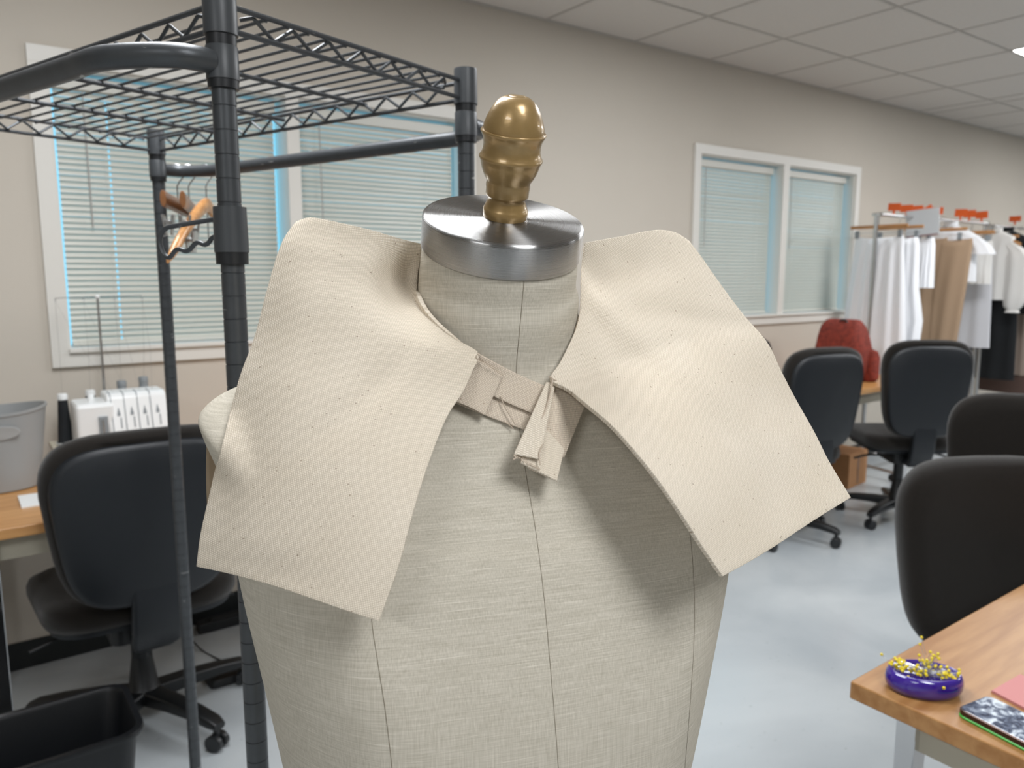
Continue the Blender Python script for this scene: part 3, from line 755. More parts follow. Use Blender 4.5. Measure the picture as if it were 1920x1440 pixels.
rd = corn['C']+Adir*.087   # tube line runs from here toward B
def on_tube(s):
    p = rd-Bdir*s; return p.dot(RT), p.dot(FW)
hanger(0, 0, -.733, 1.730, -.25, 1, True, 'straight wooden clip hanger nearest the rear left post', M_hanger2)
hanger(0, 0, -.712, 1.739, -.33, 1, True, 'straight wooden clip hanger in the middle of the three on the rear tube', M_hanger2)
hanger(0, 0, -.672, 1.735, -.10, 1, False, 'pale curved wooden hanger crossing behind the thick near post of the wire rack', M_hanger)

# ================================================================== OFFICE CHAIRS
def rounded(w, h, r, n=8, pw=2.0):
    out = []
    for (cx, cy, a0) in ((w-r, h-r, 0), (-w+r, h-r, 90), (-w+r, -h+r, 180), (w-r, -h+r, 270)):
        for k in range(n+1):
            a = math.radians(a0+90*k/n); out.append((cx+r*math.cos(a), cy+r*math.sin(a)))
    return out
def back_outline(k=1.0, top=1.0, bot=.50, n=48):
    """(x,z) outline: broad rounded shoulders, narrower rounded bottom"""
    out = []; cz = (top+bot)/2; hz = (top-bot)/2
    for j in range(n):
        a = 2*PI*j/n; s, c = math.sin(a), math.cos(a)
        e = 4.0; z = math.copysign(abs(s)**(2/e), s); x = math.copysign(abs(c)**(2/e), c)
        wd = .25-.052*max(0, min(1, .5-z*.55))-.012*max(0, z)**3
        out.append((x*wd*k, cz+z*hz*k))
    return out
def curve_back(v):
    x, y, z = v; q = (z-.72)
    return Vector((x, y+.55*x*x-.05+.16*q*q-q*.10, z))
def make_chair(name, label):
    t = thing(name, (0, 0, 0), 0, label, 'office chair', 'black swivel office chairs')
    # seat cushion
    m = MB(); L_ = []
    for k, dz in ((.86, .415), (.97, .425), (1.0, .445), (1.0, .465), (.97, .485), (.88, .497), (.6, .503), (.2, .503)):
        L_.append([(x*k*(1+.05*(y/.23)), y*k+.02, dz+(.0 if k < .9 else 0)) for x, y in rounded(.25, .235, .12, 8)])
    m.loops(L_); m.deform(lambda v: (v.x, v.y, v.z-.25*max(0, v.y-.12)**1.5+.2*max(0, -.15-v.y)**1.5))
    m.build('seat', M_chairfab, t, ang=70)
    MB().loops([[(x*k, y*k+.02, z) for x, y in rounded(.225, .21, .1, 6)] for k, z in ((.8, .39), (1, .405), (1, .42))]).build('seat_pan', M_chairshell, t)
    # backrest cushion + shell
    def y_loops(seq, yo=-.22): return [[curve_back((x, yo+dy, z)) for x, z in back_outline(k)] for k, dy in seq]
    MB().loops(y_loops([(.93, -.030), (.985, -.022), (1.0, -.004), (1.0, .010), (.98, .026), (.92, .036), (.75, .042), (.4, .045), (.05, .045)])).build('backrest', M_chairfab, t, ang=70)
    MB().loops([[p-Vector((0, 0, .012)) for p in l] for l in y_loops([(.92, -.026), (.93, -.034), (.91, -.042), (.86, -.047), (.6, -.050), (.05, -.050)])]).build('back_shell', M_chairshell, t, ang=60)
    m = MB(); prof = [(.60, -.275, .055, .018), (.52, -.283, .058, .020), (.44, -.272, .060, .020), (.385, -.25, .058, .020), (.355, -.21, .05, .018), (.35, -.12, .045, .014), (.36, -.02, .04, .012)]
    L_ = []
    for i, (z, y, w, h) in enumerate(prof):
        a, b = prof[max(i-1, 0)], prof[min(i+1, len(prof)-1)]; tg = Vector((0, b[1]-a[1], b[0]-a[0])).normalized(); nr = Vector((0, -tg.z, tg.y))
        L_.append([Vector((x*1.0, y, z))+nr*q for x, q in rounded(w, h, .012, 3)])
    m.loops(L_).build('back_bracket', M_chairshell, t)
    MB().loops([[(x*k, y*k-.01, z) for x, y in rounded(.09, .13, .03, 4)] for k, z in ((.7, .325), (1, .335), (1, .39))]).build('tilt_mechanism', M_chairbase, t)
    for s, y in ((1, .03), (-1, -.04)):
        MB().tube(arc([(0, y, .365), (s*.20, y, .362), (s*.27, y-.01, .345)], .03), [.006]*9, 8).build('lever', M_chairbase, t)
    MB().lathe([(.025, .22), (.027, .225), (.027, .34), (.02, .345)], 20).build('gas_lift', M_chairbase, t)
    MB().lathe([(.03, .065), (.05, .075), (.052, .11), (.04, .125), (.0255, .235), (.0001, .236)], 24).build('base_hub', M_chairbase, t)
    for k in range(5):
        a = 2*PI*k/5+PI/2-.185; d = Vector((math.cos(a), math.sin(a), 0)); nn = Vector((-d.y, d.x, 0)); L_ = []
        for s, zc, w, h in ((.03, .095, .03, .025), (.12, .098, .027, .021), (.22, .094, .024, .017), (.29, .085, .022, .015), (.315, .078, .018, .010)):
            L_.append([d*s+nn*x+Vector((0, 0, zc+z)) for x, z in rounded(w, h, .009, 3)])
        lg = MB().loops(L_).build('leg', M_chairbase, t)
        cm = MB(); c0 = d*.30; ca = a+.6*k; ax = Vector((math.cos(ca), math.sin(ca), 0))
        for s in (-1, 1):
            Mw = Matrix.Translation(c0+ax*s*.014+Vector((0, 0, .026))) @ ax.to_track_quat('Z', 'Y').to_matrix().to_4x4()
            cm.lathe([(.004, -.009), (.022, -.009), (.026, -.006), (.026, .006), (.022, .009), (.004, .009)], 20, Mw)
        cm.tube([c0+Vector((0, 0, .03)), c0+Vector((0, 0, .08))], .009, 10)
        cm.build('castor', M_castor, lg)
    return t
def heading(lat, fwd):
    d = RT*lat+FW*fwd; return math.atan2(d.y, d.x)-PI/2
ch = make_chair('office_chair', 'black swivel office chair seen from behind, tucked at the desk left of the form')
def place(c, bx, by, az, label=None, sc=(1, 1, 1)):
    """bx,by: where the backrest stands; az: compass direction the chair faces (degrees from +y toward +x)"""
    a = math.radians(az); d = Vector((math.sin(a), math.cos(a), 0)); p = Vector((bx, by, 0))+d*.25*sc[1]
    c.location = p; c.rotation_euler = (0, 0, -a); c.scale = sc
    if label: c['label'] = label
    return c
place(ch, .40, 2.25, 0, None, (1.09, 1.05, .99))
place(copy_tree(ch), 3.49, 2.16, 17, 'black office chair nearest the right collar flap, turned toward the far desk', (1, 1, 1.045))
place(copy_tree(ch), 4.17, 1.98, 40, 'black office chair in front of the long white skirt on the rack', (1, 1, 1.06))
place(copy_tree(ch), 2.89, 1.03, 245, 'dark office chair at the right photo edge, behind the nearest one')
place(copy_tree(ch), 2.02, .785, 210, 'nearest dark office chair with rounded brown-black backrest behind the table corner', (1, 1, .955))

# ================================================================== TABLES
def table(name, x0, x1, y0, y1, z, label, wood, legs=True, apron=True, inset=.07, lw=.032, cat='table', mirror=False, legm=None, group='maple topped work tables'):
    t = thing(name, ((x0+x1)/2, (y0+y1)/2, 0), 0, label, cat, group)
    w, d = (x1-x0)/2, (y1-y0)/2
    MB().box((-w, -d, z-.03), (w, d, z)).build('table_top', wood, t, smooth=False, bevel=.0025)
    for sx in (-1, 1):
        for sy in (-1, 1):
            x, y = sx*(w-inset), sy*(d-inset)
            lg = MB().box((x-lw/2*1.25, y-lw/2, .012), (x+lw/2*1.25, y+lw/2, z-.03)).build('leg', legm or M_chrome, t, smooth=False, bevel=.002)
            MB().lathe([(.006, 0), (.016, 0), (.016, .008), (.006, .014)], 14, Matrix.Translation((x, y, 0))).build('glide', M_blackplastic, lg)
    m = MB(); q = inset-.004
    m.box((-w+q, -d+q, z-.105), (w-q, -d+q+.02, z-.03)).box((-w+q, d-q-.02, z-.105), (w-q, d-q, z-.03)).box((-w+q, -d+q, z-.105), (-w+q+.02, d-q, z-.03)).box((w-q-.02, -d+q, z-.105), (w-q, d-q, z-.03))
    m.build('apron', M_beigemetal, t, smooth=False)
    return t
corner = PZ(1594, 1277, .74)
table('work_table', corner.x, corner.x+1.52, corner.y-.762, corner.y, .74, 'maple topped table at bottom right holding the purple pin cushion and phone', M_top)
table('work_table', -.035, 1.49, 2.353, 3.1, .74, 'maple topped table at the wall holding the grey basket and white serger', M_topf)
table('work_table', 3.45, 4.97, 2.36, 3.1, .74, 'maple topped table under the far window holding the red bag', M_topf)

# ------------------------------------------------------------------ pin cushion and pins
pc = PZ(1733, 1266, .765); ax1 = math.atan2(RT.y, RT.x)-.12
cush = thing('pin_cushion', (pc.x, pc.y, .74), ax1, 'glossy purple oval magnetic pin dish on the right table corner', 'pin dish')
L_ = []
for k, z, e in ((.78, .0, 1), (.90, .002, 1), (.985, .010, 1), (1.0, .018, 1), (.975, .027, 1), (.91, .033, 1), (.84, .034, 1), (.79, .031, 1), (.76, .026, 1)):
    L_.append([(.0585*k*math.cos(2*PI*j/48), .040*k*math.sin(2*PI*j/48), z) for j in range(48)])
MB().loops(L_).build('dish', M_purple, cush, ang=80)
PINH = MB(); PINH.sphere((0, 0, 0), .0025, 10, m=0); PINH.tube([(0, 0, 0), (0, 0, -.033)], .00035, 5, m=1)
pin0 = None
def add_pin(loc, tip, label):
    global pin0
    d = (Vector(tip)-Vector(loc)).normalized(); q = (-d).to_track_quat('Z', 'Y')
    if pin0 is None: o = pin0 = PINH.build('straight_pin', [M_yellow, M_nickel])
    else: o = pin0.copy(); C.objects.link(o)
    o.rotation_mode = 'QUATERNION'; o.rotation_quaternion = q; o.location = loc
    tag(o, label, 'pin', 'yellow headed pins'); return o
CM = Matrix.Translation((pc.x, pc.y, .74)) @ Matrix.Rotation(ax1, 4, 'Z')
lab = 'yellow ball headed straight pin in the heap on the purple dish'
clusters = [(-.034, .008, 30), (-.020, -.012, 18), (.014, .016, 26), (.034, -.010, 24)]
rnd = random.Random(3)
for cx, cy, n in clusters:
    for k in range(n):
        a = rnd.uniform(0, 2*PI); r = .020*math.sqrt(rnd.random())
        x, y = cx+r*math.cos(a)*1.0, cy+r*math.sin(a)*.7
        ex = (x/.053)**2+(y/.036)**2
        if ex > 1: x /= math.sqrt(ex); y /= math.sqrt(ex)
        z = .031+rnd.random()*(.012 if cy < .01 or cx < 0 else .022)
        tx, ty = -x*.2+rnd.uniform(-.012, .012), -y*.2+rnd.uniform(-.01, .01)
        add_pin(CM @ Vector((x, y, z)), CM @ Vector((tx, ty, .028+rnd.random()*.006)), lab)
add_pin(PZ(1728, 1195, .80), CM @ Vector((.012, .012, .03)), 'yellow pin standing highest above the purple dish')
add_pin(PZ(1725, 1208, .79), CM @ Vector((.010, .010, .03)), 'yellow pin just below the highest pin on the purple dish')
add_pin(PZ(1653, 1227, .785), CM @ Vector((-.045, .01, .034)), 'yellow pin poking out past the left end of the dish')
add_pin(CM @ Vector((.013, -.0405, .027)), CM @ Vector((.02, .0, .035)), 'yellow pin hanging over the front rim of the purple dish')
add_pin(PZ(1780, 1265, .775), PZ(1762, 1240, .775), 'yellow pin leaning on the right front rim of dish')

# ------------------------------------------------------------------ phone
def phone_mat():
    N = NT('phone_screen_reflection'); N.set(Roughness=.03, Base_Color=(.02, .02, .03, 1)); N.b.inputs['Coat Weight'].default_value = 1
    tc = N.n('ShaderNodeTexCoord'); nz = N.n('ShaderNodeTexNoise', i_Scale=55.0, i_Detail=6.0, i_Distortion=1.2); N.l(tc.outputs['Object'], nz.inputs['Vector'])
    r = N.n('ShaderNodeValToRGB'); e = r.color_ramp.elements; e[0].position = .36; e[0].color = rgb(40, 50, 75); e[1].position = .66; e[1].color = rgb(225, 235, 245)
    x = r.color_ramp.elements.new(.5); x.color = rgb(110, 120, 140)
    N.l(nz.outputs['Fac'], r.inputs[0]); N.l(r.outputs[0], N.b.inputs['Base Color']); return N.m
q0 = PZ(1796, 1328, .752); q1 = PZ(1822, 1288, .752)
dv = (PZ(1920, 1392, .752)-q0).normalized(); wv = (q1-q0); wv -= dv*wv.dot(dv); wl = .074; wv.normalize()
pco = q0+dv*.075+wv*wl/2
ph = thing('phone', (pco.x, pco.y, .7402), math.atan2(dv.y, dv.x), 'phone in a green edged case lying at the right table edge', 'phone')
def slab(m, w, d, r, z0, z1, e=.002):
    return m.loops([[(x, y, z) for x, y in rounded(w-k, d-k, r-k, 6)] for k, z in ((e, z0), (0, z0+e), (0, z1-e), (e, z1))])
slab(MB(), .0768, wl/2+.0025, .013, 0, .0045, .0015).build('case', M_green, ph)
slab(MB(), .0762, wl/2+.0018, .012, .0045, .0130, .001).build('body', M_darkphone, ph)
slab(MB(), .0742, wl/2-.0004, .011, .0127, .0137, .0004).build('screen', phone_mat(), ph)
# pink folded paper
k0 = PZ(1858, 1297, .741); k1 = PZ(1913, 1267, .741); k2 = k1+(PZ(1920, 1330, .741)-k0).normalized()*.12; k3 = k0+(k2-k1)
ctr = (k0+k1+k2+k3)/4
pk = MB()
for i, (z, sh) in enumerate(((0, 0), (.0022, .004))):
    pk.loops([[((p-ctr).x, (p-ctr).y, z+zz) for p in (k0+(k2-k1)*sh*3, k1, k2, k3)] for zz in (0, .0018)])
tag(pk.build('paper_packet', M_pink, smooth=False), 'pink folded paper packet behind the phone on the right table', 'paper').location = (ctr.x, ctr.y, .7402)

# ------------------------------------------------------------------ things on the left desk
bx = PZ(18, 902, .74)
bk = thing('waste_basket', (.085, 2.83, .74), 0, 'grey translucent plastic basket standing on the left table', 'basket')
prof = [(.105, 0), (.112, .004), (.142, .235), (.146, .238), (.146, .246), (.140, .246), (.137, .235), (.108, .008), (.0001, .008)]
bk_o = MB().lathe([(.0001, 0)]+prof, 48); bk_o.deform(lambda v: (v.x, v.y*.8, v.z+.012*(v.x/.14)**2*(v.z/.24))); bk_o.build('shell', M_basket, bk)
Mh = Matrix.Translation((.01, -.110, .19)) @ Matrix.Rotation(PI/2+.1, 4, 'X')
hp = MB().lathe([(.0001, 0), (.05, 0), (.052, .002), (.05, .005), (.0001, .005)], 32, Mh); hp.deform(lambda v: (v.x, v.y+.25*(v.x-.01)**2*4, .19+(v.z-.19)*.42)); hp.build('grip_panel', mat('paler_grey_plastic', rgb(165, 167, 167), .5), bk)
tag(MB().box((-.10, -.07, 0), (.10, .07, .006)).build('paper_pad', M_white, smooth=False, bevel=.001), 'white paper pad on the left table beside the chair back', 'paper').location = (.222, 2.60, .74)

sg = thing('serger', (.445, 2.87, .74), 0, 'white four thread serger sewing machine on left table below the window', 'sewing machine')
m = MB()
m.loops([[(x-.01, y+.02, z) for x, y in rounded(w, d, .02, 4)] for w, d, z in ((.165, .115, .0), (.168, .118, .01), (.168, .118, .07), (.165, .112, .085))]).build('machine_base', M_white, sg)
m = MB(); m.loops([[(x-.085, y, z) for x, y in rounded(w, d, .012, 4)] for w, d, z in ((.055, .08, .085), (.055, .08, .232), (.05, .07, .243))]).build('arm_housing', M_white, sg, bevel=.002)
# raked front with four tension channels
L_ = []
for x in (-.048, .135):
    L_.append([(x, -.105, .085), (x, -.06, .255), (x, -.045, .268), (x, .06, .268), (x, .07, .255), (x, .07, .085)])
MB().loops(L_).build('tension_housing', M_white, sg, bevel=.006)
def front(x, z, off=.0): return Vector((x, -.105+.045*(z-.085)/.17-off, z))
for k in range(4):
    x = -.022+k*.040
    m = MB(); m.tube([front(x-.014, .09, .001), front(x-.014, .245, .001), (x-.014, -.05, .268), (x-.014, 0, .2695)], .0016, 6); m.build('groove', M_greyp, sg)
    m = MB()
    a, b = front(x+.006, .19, .0006), front(x+.006, .235, .0006)
    m.add([front(x+.001, .195, .0012), front(x+.011, .195, .0012), front(x+.011, .203, .0012), front(x+.006, .225, .0012), front(x+.001, .203, .0012)], [(0, 1, 2, 3, 4)])
    m.add([front(x+.009, .155, .0012), front(x+.013, .155, .0012), front(x+.013, .19, .0012), front(x+.009, .19, .0012)], [(0, 1, 2, 3)])
    m.build('thread_mark', M_greyp, sg, smooth=False)
    Md = Matrix.Translation(front(x+.008, .128, 0)) @ Matrix.Rotation(PI/2-.25, 4, 'X')
    MB().lathe([(.0001, 0), (.009, 0), (.011, .002), (.011, .004), (.004, .009), (.0001, .009)], 16, Md).build('tension_dial', M_greyp, sg)
m = MB(); m.box((-.078, -.086, .09), (-.05, -.078, .20)).build('needle_recess', M_greyp, sg, smooth=False, bevel=.002)
MB().tube([(-.066, -.089, .19), (-.064, -.089, .12)], .003, 8).build('needle_bar', M_nickel, sg)
MB().lathe([(.0001, 0), (.011, 0), (.012, .006), (.008, .012), (.0001, .012)], 18, Matrix.Translation((.135, -.03, .15)) @ Matrix.Rotation(PI/2, 4, 'Y')).build('hand_wheel', M_white, sg)
MB().lathe([(.0001, 0), (.011, 0), (.010, .02), (.007, .026), (.0001, .027)], 18, Matrix.Translation((-.085, .0, .24))).build('carry_knob', M_white, sg)
MB().box((-.20, .085, .07), (.17, .20, .085)).build('spool_tray', M_beigemetal, sg, smooth=False, bevel=.003)
MB().tube([(-.022, .15, .08), (-.022, .15, .58)], [.0048, .0042], 10).build('telescopic_pole', M_nickel, sg)
m = MB(); m.tube([(-.15, .15, .58), (.12, .15, .585)], .0014, 6).build('thread_guide_bar', M_nickel, sg)
MB().sphere((-.022, .15, .583), .008, 12).build('guide_boss', M_white, sg)
gx_ = (-.15, -.065, .03, .12)
m = MB()
for x in gx_: m.tube([(x, .15, .581), (x+.003, .149, .572), (x, .148, .565), (x-.003, .149, .572), (x, .15, .579)], .0011, 6)
m.build('thread_eyelet', M_nickel, sg)
m = MB(); cones = [(-.155, .12), (-.065, .165), (.035, .155), (.105, .145)]
for x, c in zip(gx_, cones):
    m.tube([(c[0], c[1], .24), ((c[0]+x)/2+.003, .152, .40), (x, .15, .57)], .0004, 4)
for k, x in enumerate(gx_):
    m.tube([(x, .149, .57), ((x-.02+k*.046)/2, .06, .40), (-.022+k*.040, -.03, .27)], .0004, 4)
m.build('thread', M_thread, sg)
lb = ['black thread cone left of the white serger', 'black thread cone behind the white knob of the serger', 'thread cone with grey cap above the middle of serger', 'thread cone with grey cap above right end of serger']
for i, (x, y) in enumerate(cones):
    t = thing('thread_cone', Vector((.445, 2.87, .74))+Vector((x, y, .088)), 0, lb[i], 'thread cone', 'thread cones on the serger')
    hgt = (.170, .17, .196, .206)[i]
    MB().lathe([(.0001, .0), (.027, .0), (.027, .004), (.024, .008), (.015, hgt-.02), (.0001, hgt-.02)], 24).build('wound_thread', M_blackthread if i < 2 else M_greyp, t)
    MB().lathe([(.0001, hgt-.02), (.016, hgt-.02), (.0165, hgt-.006), (.014, hgt), (.0001, hgt)], 24).build('cone_cap', M_white if i < 2 else M_greyp, t)
    MB().lathe([(.0001, -.0), (.030, -.0), (.030, .003), (.0001, .003)], 24).build('cone_base', M_white, t)

# black bin
bn = thing('waste_bin', (.095, 1.925, 0), 0, 'black rectangular plastic waste bin on the floor at bottom left', 'waste bin')
m = MB(); bo = lambda w, d, r, z: [(x, y, z) for x, y in rounded(w, d, r, 6)]
m.loops([bo(.13, .085, .03, 0), bo(.14, .095, .035, .004), bo(.178, .122, .045, .362), bo(.190, .134, .05, .366), bo(.192, .136, .05, .374), bo(.190, .134, .05, .380), bo(.178, .122, .045, .380), bo(.173, .117, .045, .370), bo(.137, .09, .033, .012)])
m.build('bin_shell', mat('black_bin_plastic', rgb(16, 18, 21), .35, bump=.2, bscale=600), bn)

# cable, power strip, foot pedal under left table
tag(MB().loops([[(x*k, y*k, z) for x, y in rounded(.085, .055, .02, 4)] for k, z in ((1, 0), (1, .012), (.9, .03), (.7, .036))]).deform(lambda v: (v.x, v.y, v.z*(1+v.y*3))).build('foot_pedal', M_blackplastic, bevel=.002), 'black foot pedal on the floor behind the post by the form', 'foot pedal').location = (.70, 2.63, .0)
tag(MB().box((-.17, -.03, 0), (.17, .03, .04)).box((-.12, -.02, .04), (.12, .02, .046)).build('power_strip', M_blackplastic, smooth=False, bevel=.004), 'black power strip on the floor against the wall under left table', 'power strip').location = (.86, 3.05, 0)
cb = smooth_line([(.60, 3.09, .7), (.605, 3.07, .45), (.60, 3.05, .25), (.625, 3.0, .08), (.66, 2.9, .006), (.70, 2.75, .006), (.70, 2.69, .012)], 8)
tag(MB().tube(cb, .003, 7).build('pedal_cable', M_blackplastic), 'thin black cable dropping from the left table to the foot pedal', 'cable')
cb = smooth_line([(.87, 3.09, .7), (.86, 3.07, .5), (.875, 3.03, .3), (.86, 3.0, .15), (.88, 3.02, .055)], 8)
tag(MB().tube(cb, .003, 7).build('power_cable', M_blackplastic), 'thin black cable hanging down to the power strip under left table', 'cable')

# ================================================================== FAR DESK: red bag, box, black lamp
bg_ = thing('shoulder_bag', (4.52, 2.64, .74), 0, 'rust red slouchy fabric bag on the far table behind the chairs', 'bag')
M_red = mat('rust_red_fabric', rgb(128, 48, 34), .85, var=.35, scale=45, bump=.6, bscale=120)
m = MB(); L_ = []
for z, w, d, dx in ((0, .17, .10, .04), (.03, .20, .12, .04), (.10, .215, .125, .03), (.18, .215, .11, .0), (.26, .20, .085, -.03), (.32, .185, .055, -.05), (.355, .15, .03, -.05), (.362, .12, .012, -.04)):
    l = []
    for x, y in rounded(w, d, min(w, d)*.7, 6):
        nzv = noise.noise(Vector((x*9, y*9, z*7)))*.014; l.append((y+dx*.3+nzv, x*.62+.02+nzv, z))
    L_.append(l)
m.loops(L_); m.deform(lambda v: (v.x*1.15, v.y*1.15, v.z*1.06)).build('bag_body', M_red, bg_, ang=80)
m = MB(); L_ = [[(y+.075, x-.07, z) for x, y in rounded(w, d, .03, 5)] for z, w, d in ((0.0, .08, .035), (.02, .095, .045), (.15, .095, .045), (.19, .085, .03), (.20, .05, .015))]
m.loops(L_).build('side_pocket', M_red, bg_)
MB().tube(smooth_line([(-.05, -.03, .35), (-.05, -.015, .375), (-.05, .02, .378), (-.05, .05, .35)], 6), .006, 8).build('strap', M_blackplastic, bg_)
t = thing('cardboard_box', (4.80, 2.80, 0), .12, 'brown cardboard box on the floor under the far table', 'box')
M_card = mat('cardboard', rgb(178, 130, 88), .85, var=.06)
MB().box((-.14, -.12, 0), (.14, .12, .23)).build('box_body', M_card, t, smooth=False, bevel=.003)
MB().box((-.012, -.1212, .02), (.012, -.1198, .21)).build('tape', mat('brown_tape', rgb(120, 84, 55), .3), t, smooth=False)
lmp = thing('desk_lamp', (3.99, 2.92, .74), 0, 'small black angled desk lamp on the far table, mostly behind the right collar flap', 'lamp')
MB().lathe([(.0001, 0), (.06, 0), (.06, .012), (.02, .018), (.0001, .018)], 24).build('base', M_blackplastic, lmp)
MB().tube([(0, 0, .015), (-.02, 0, .16), (.0, 0, .26)], .006, 8).build('arm', M_blackplastic, lmp)
MB().loops([[(x, -.03, z), (x, .03, z), (x+.03, .03, z-.05), (x+.03, -.03, z-.05)] for x, z in ((-.08, .33), (.09, .245))]).build('shade', M_blackplastic, lmp, smooth=False, bevel=.004)
# a mark on wall? none

# ================================================================== CLOTHES RACKS
RY = 2.83; KX = 1.048
def clothes_rack(x0, x1, z, label, px_post):
    t = thing('clothes_rack', ((x0+x1)/2, RY, 0), 0, label, 'clothes rack', 'chrome rolling clothes racks')
    w = (x1-x0)/2
    for s in (-1, 1):
        MB().tube([(s*w, 0, .06), (s*w, 0, z)], .0145, 14).build('upright', M_nickel, t)
        o = MB().tube(arc([(s*w, -.24, .06), (s*w, 0, .075), (s*w, .24, .06)], .05), .013, 12).build('foot_bar', M_nickel, t)
        for y in (-.23, .23):
            MB().lathe([(.004, -.01), (.024, -.01), (.025, .01), (.004, .01)], 18, Matrix.Translation((s*w, y, .026)) @ Matrix.Rotation(PI/2, 4, 'Y')).build('castor', M_blackplastic, o)
    for dy in (-.018, .018):
        MB().tube([(-w, dy, z-.005), (w, dy, z-.005)], .0085, 12).build('hang_rail', M_chrome, t)
    for s in (-1, 1): MB().tube([(s*w, -.03, z-.005), (s*w, .03, z-.005)], .012, 10).build('end_joint', M_chrome, t)
    MB().tube([(-w, 0, .12), (w, 0, .12)], .012, 12).build('lower_rail', M_nickel, t)
    return t
ZRL = 1.805
r1 = clothes_rack(5.11, 6.74, ZRL, 'chrome clothes rack with the white skirt at its left end', 1640)
r2 = clothes_rack(6.83, 8.5, ZRL-.015, 'chrome clothes rack running out of the right photo edge', 1830)
M_cw = mat('white_cotton', rgb(245, 246, 249), .9, bump=.4, bscale=60)
M_cw2 = mat('warm_white_cotton', rgb(232, 229, 224), .9, bump=.4, bscale=60)
M_cgrey = mat('pale_grey_cotton', rgb(208, 208, 212), .9)
M_cbrown = mat('tan_wool', rgb(166, 140, 114), .9, bump=.3, bscale=300)
M_cblack = mat('black_cloth', rgb(14, 17, 20), .85)
M_ctaupe = mat('taupe_satin', rgb(150, 134, 122), .5)
M_chem = mat('dark_brown_hem', rgb(84, 64, 56), .8)
M_orange = mat('orange_size_tag', rgb(228, 98, 36), .6)
M_board = mat('white_card', rgb(205, 208, 210), .5)
def cloth_loops(prof, ripples=5, amp=.012, seed=0, n=56):
    """prof rows: (z, half_y, half_x, y_centre) ; loops across y with folds"""
    L_ = []
    for z, hy, hx, yc in prof:
        l = []
        for j in range(n):
            a = 2*PI*j/n; c, s = math.cos(a), math.sin(a)
            k = max(0, min(1, (prof[0][0]-z)/.25))
            f = amp*k*math.sin(ripples*c*3.1+seed+(1.3 if s > 0 else 0)+z*1.5)*(abs(s)**.5)
            l.append((math.copysign(abs(s)**.8, s)*hx+f, yc+c*hy, z-.028*(1-abs(c)**1.5)*max(0, 1-(prof[0][0]-z)/.12)))
        L_.append(l)
    return L_
def garment(name, x, label, cat, parts, y=RY, group='clothes hanging on the racks', z=0, straight=True, hw=.2, hz=-.06, wood=M_hanger):
    x *= KX
    t = thing(name, (x, y, z), 0, label, cat, group)
    for pn, prof, mt_, rp, am in parts:
        MB().loops(cloth_loops(prof, rp, am, seed=x*7)).build(pn, mt_, t, ang=80)
    # its hanger
    zh = ZRL+hz
    return t
def rail_hanger(x, y, zr, label, kind='straight', w=.2, rot=0):
    x *= KX
    t = thing('clothes_hanger', (x, y, zr), rot, label, 'hanger', 'hangers on the chrome racks')
    P0 = [(0, -.018+.016*math.cos(math.radians(a)), -.008+.016*math.sin(math.radians(a))) for a in range(180, -61, -20)]+[(0, -.004, -.04), (0, 0, -.075)]
    MB().tube(P0, .0018, 7).build('hook', M_nickel, t)
    if kind == 'straight':
        MB().loops([[(.007*math.cos(a), yy, -.085+.012*math.sin(a)) for a in [2*PI*k/10 for k in range(10)]] for yy in (-w, w)]).build('wood_bar', M_hanger, t)
        MB().tube([(0, -w*.9, -.125), (0, w*.9, -.125)], .002, 7).build('clip_rail', M_nickel, t)
        for s in (-.75, .75): MB().box((-.008, s*w-.014, -.16), (.008, s*w+.014, -.11)).build('clip', M_greyp, t, smooth=False, bevel=.002)
    else:
        L_ = []
        for i in range(17):
            s = -1+i/8; L_.append([(.008*math.cos(a), w*s, -.085-.07*abs(s)**1.5+.014*math.sin(a)) for a in [2*PI*k/10 for k in range(10)]])
        MB().loops(L_).build('wood_bar', M_hanger, t)
    return t
Z = ZRL
rail_hanger(4.915, RY+.005, Z, 'light wooden clip hanger holding the long white skirt', 'straight', .2)
garment('skirt', 4.925, 'long white gathered skirt at the left end of the clothes racks', 'skirt', [('skirt_body', [(Z-.15, .165, .02, 0), (Z-.19, .17, .025, .0), (Z-.25, .175, .03, 0), (Z-.5, .20, .045, 0), (Z-.8, .225, .055, 0), (Z-1.10, .245, .06, 0), (Z-1.22, .25, .06, 0)], M_cw, 5, .016)])
rail_hanger(5.12, RY-.02, Z, 'wooden clip hanger just right of the rack end post', 'straight', .17)
garment('skirt', 5.12, 'white skirt hanging just behind the first one on the rack', 'skirt', [('skirt_body', [(Z-.15, .14, .02, -.02), (Z-.2, .15, .03, -.02), (Z-.5, .17, .04, -.02), (Z-.72, .19, .05, -.04), (Z-1.0, .19, .05, -.02)], M_cw, 6, .014)])
rail_hanger(5.35, RY-.04, Z, 'hanger of the ruffled white lace top', 'straight', .10)
garment('lace_top', 5.35, 'small white lace top between the white skirts and tan trousers', 'top', [('lace_body', [(Z-.15, .09, .03, -.06), (Z-.2, .10, .04, -.06), (Z-.35, .105, .045, -.06), (Z-.50, .11, .05, -.06)], M_cw, 9, .012)])
rail_hanger(5.62, RY-.05, Z, 'wooden hanger holding the tan trousers', 'straight', .19)
garment('trousers', 5.62, 'tan wool trousers hanging full length on the clothes rack', 'trousers', [
    ('trouser_leg', [(Z-.15, .11, .02, -.15), (Z-.2, .115, .03, -.15), (Z-.5, .115, .035, -.13), (Z-.9, .10, .035, -.11), (Z-1.15, .09, .03, -.09)], M_cbrown, 2, .006),
    ('trouser_leg', [(Z-.14, .14, .02, .05), (Z-.2, .14, .03, .05), (Z-.5, .11, .035, .05), (Z-.9, .10, .035, .07), (Z-1.15, .09, .03, .09)], M_cbrown, 2, .006)], y=RY-.02)
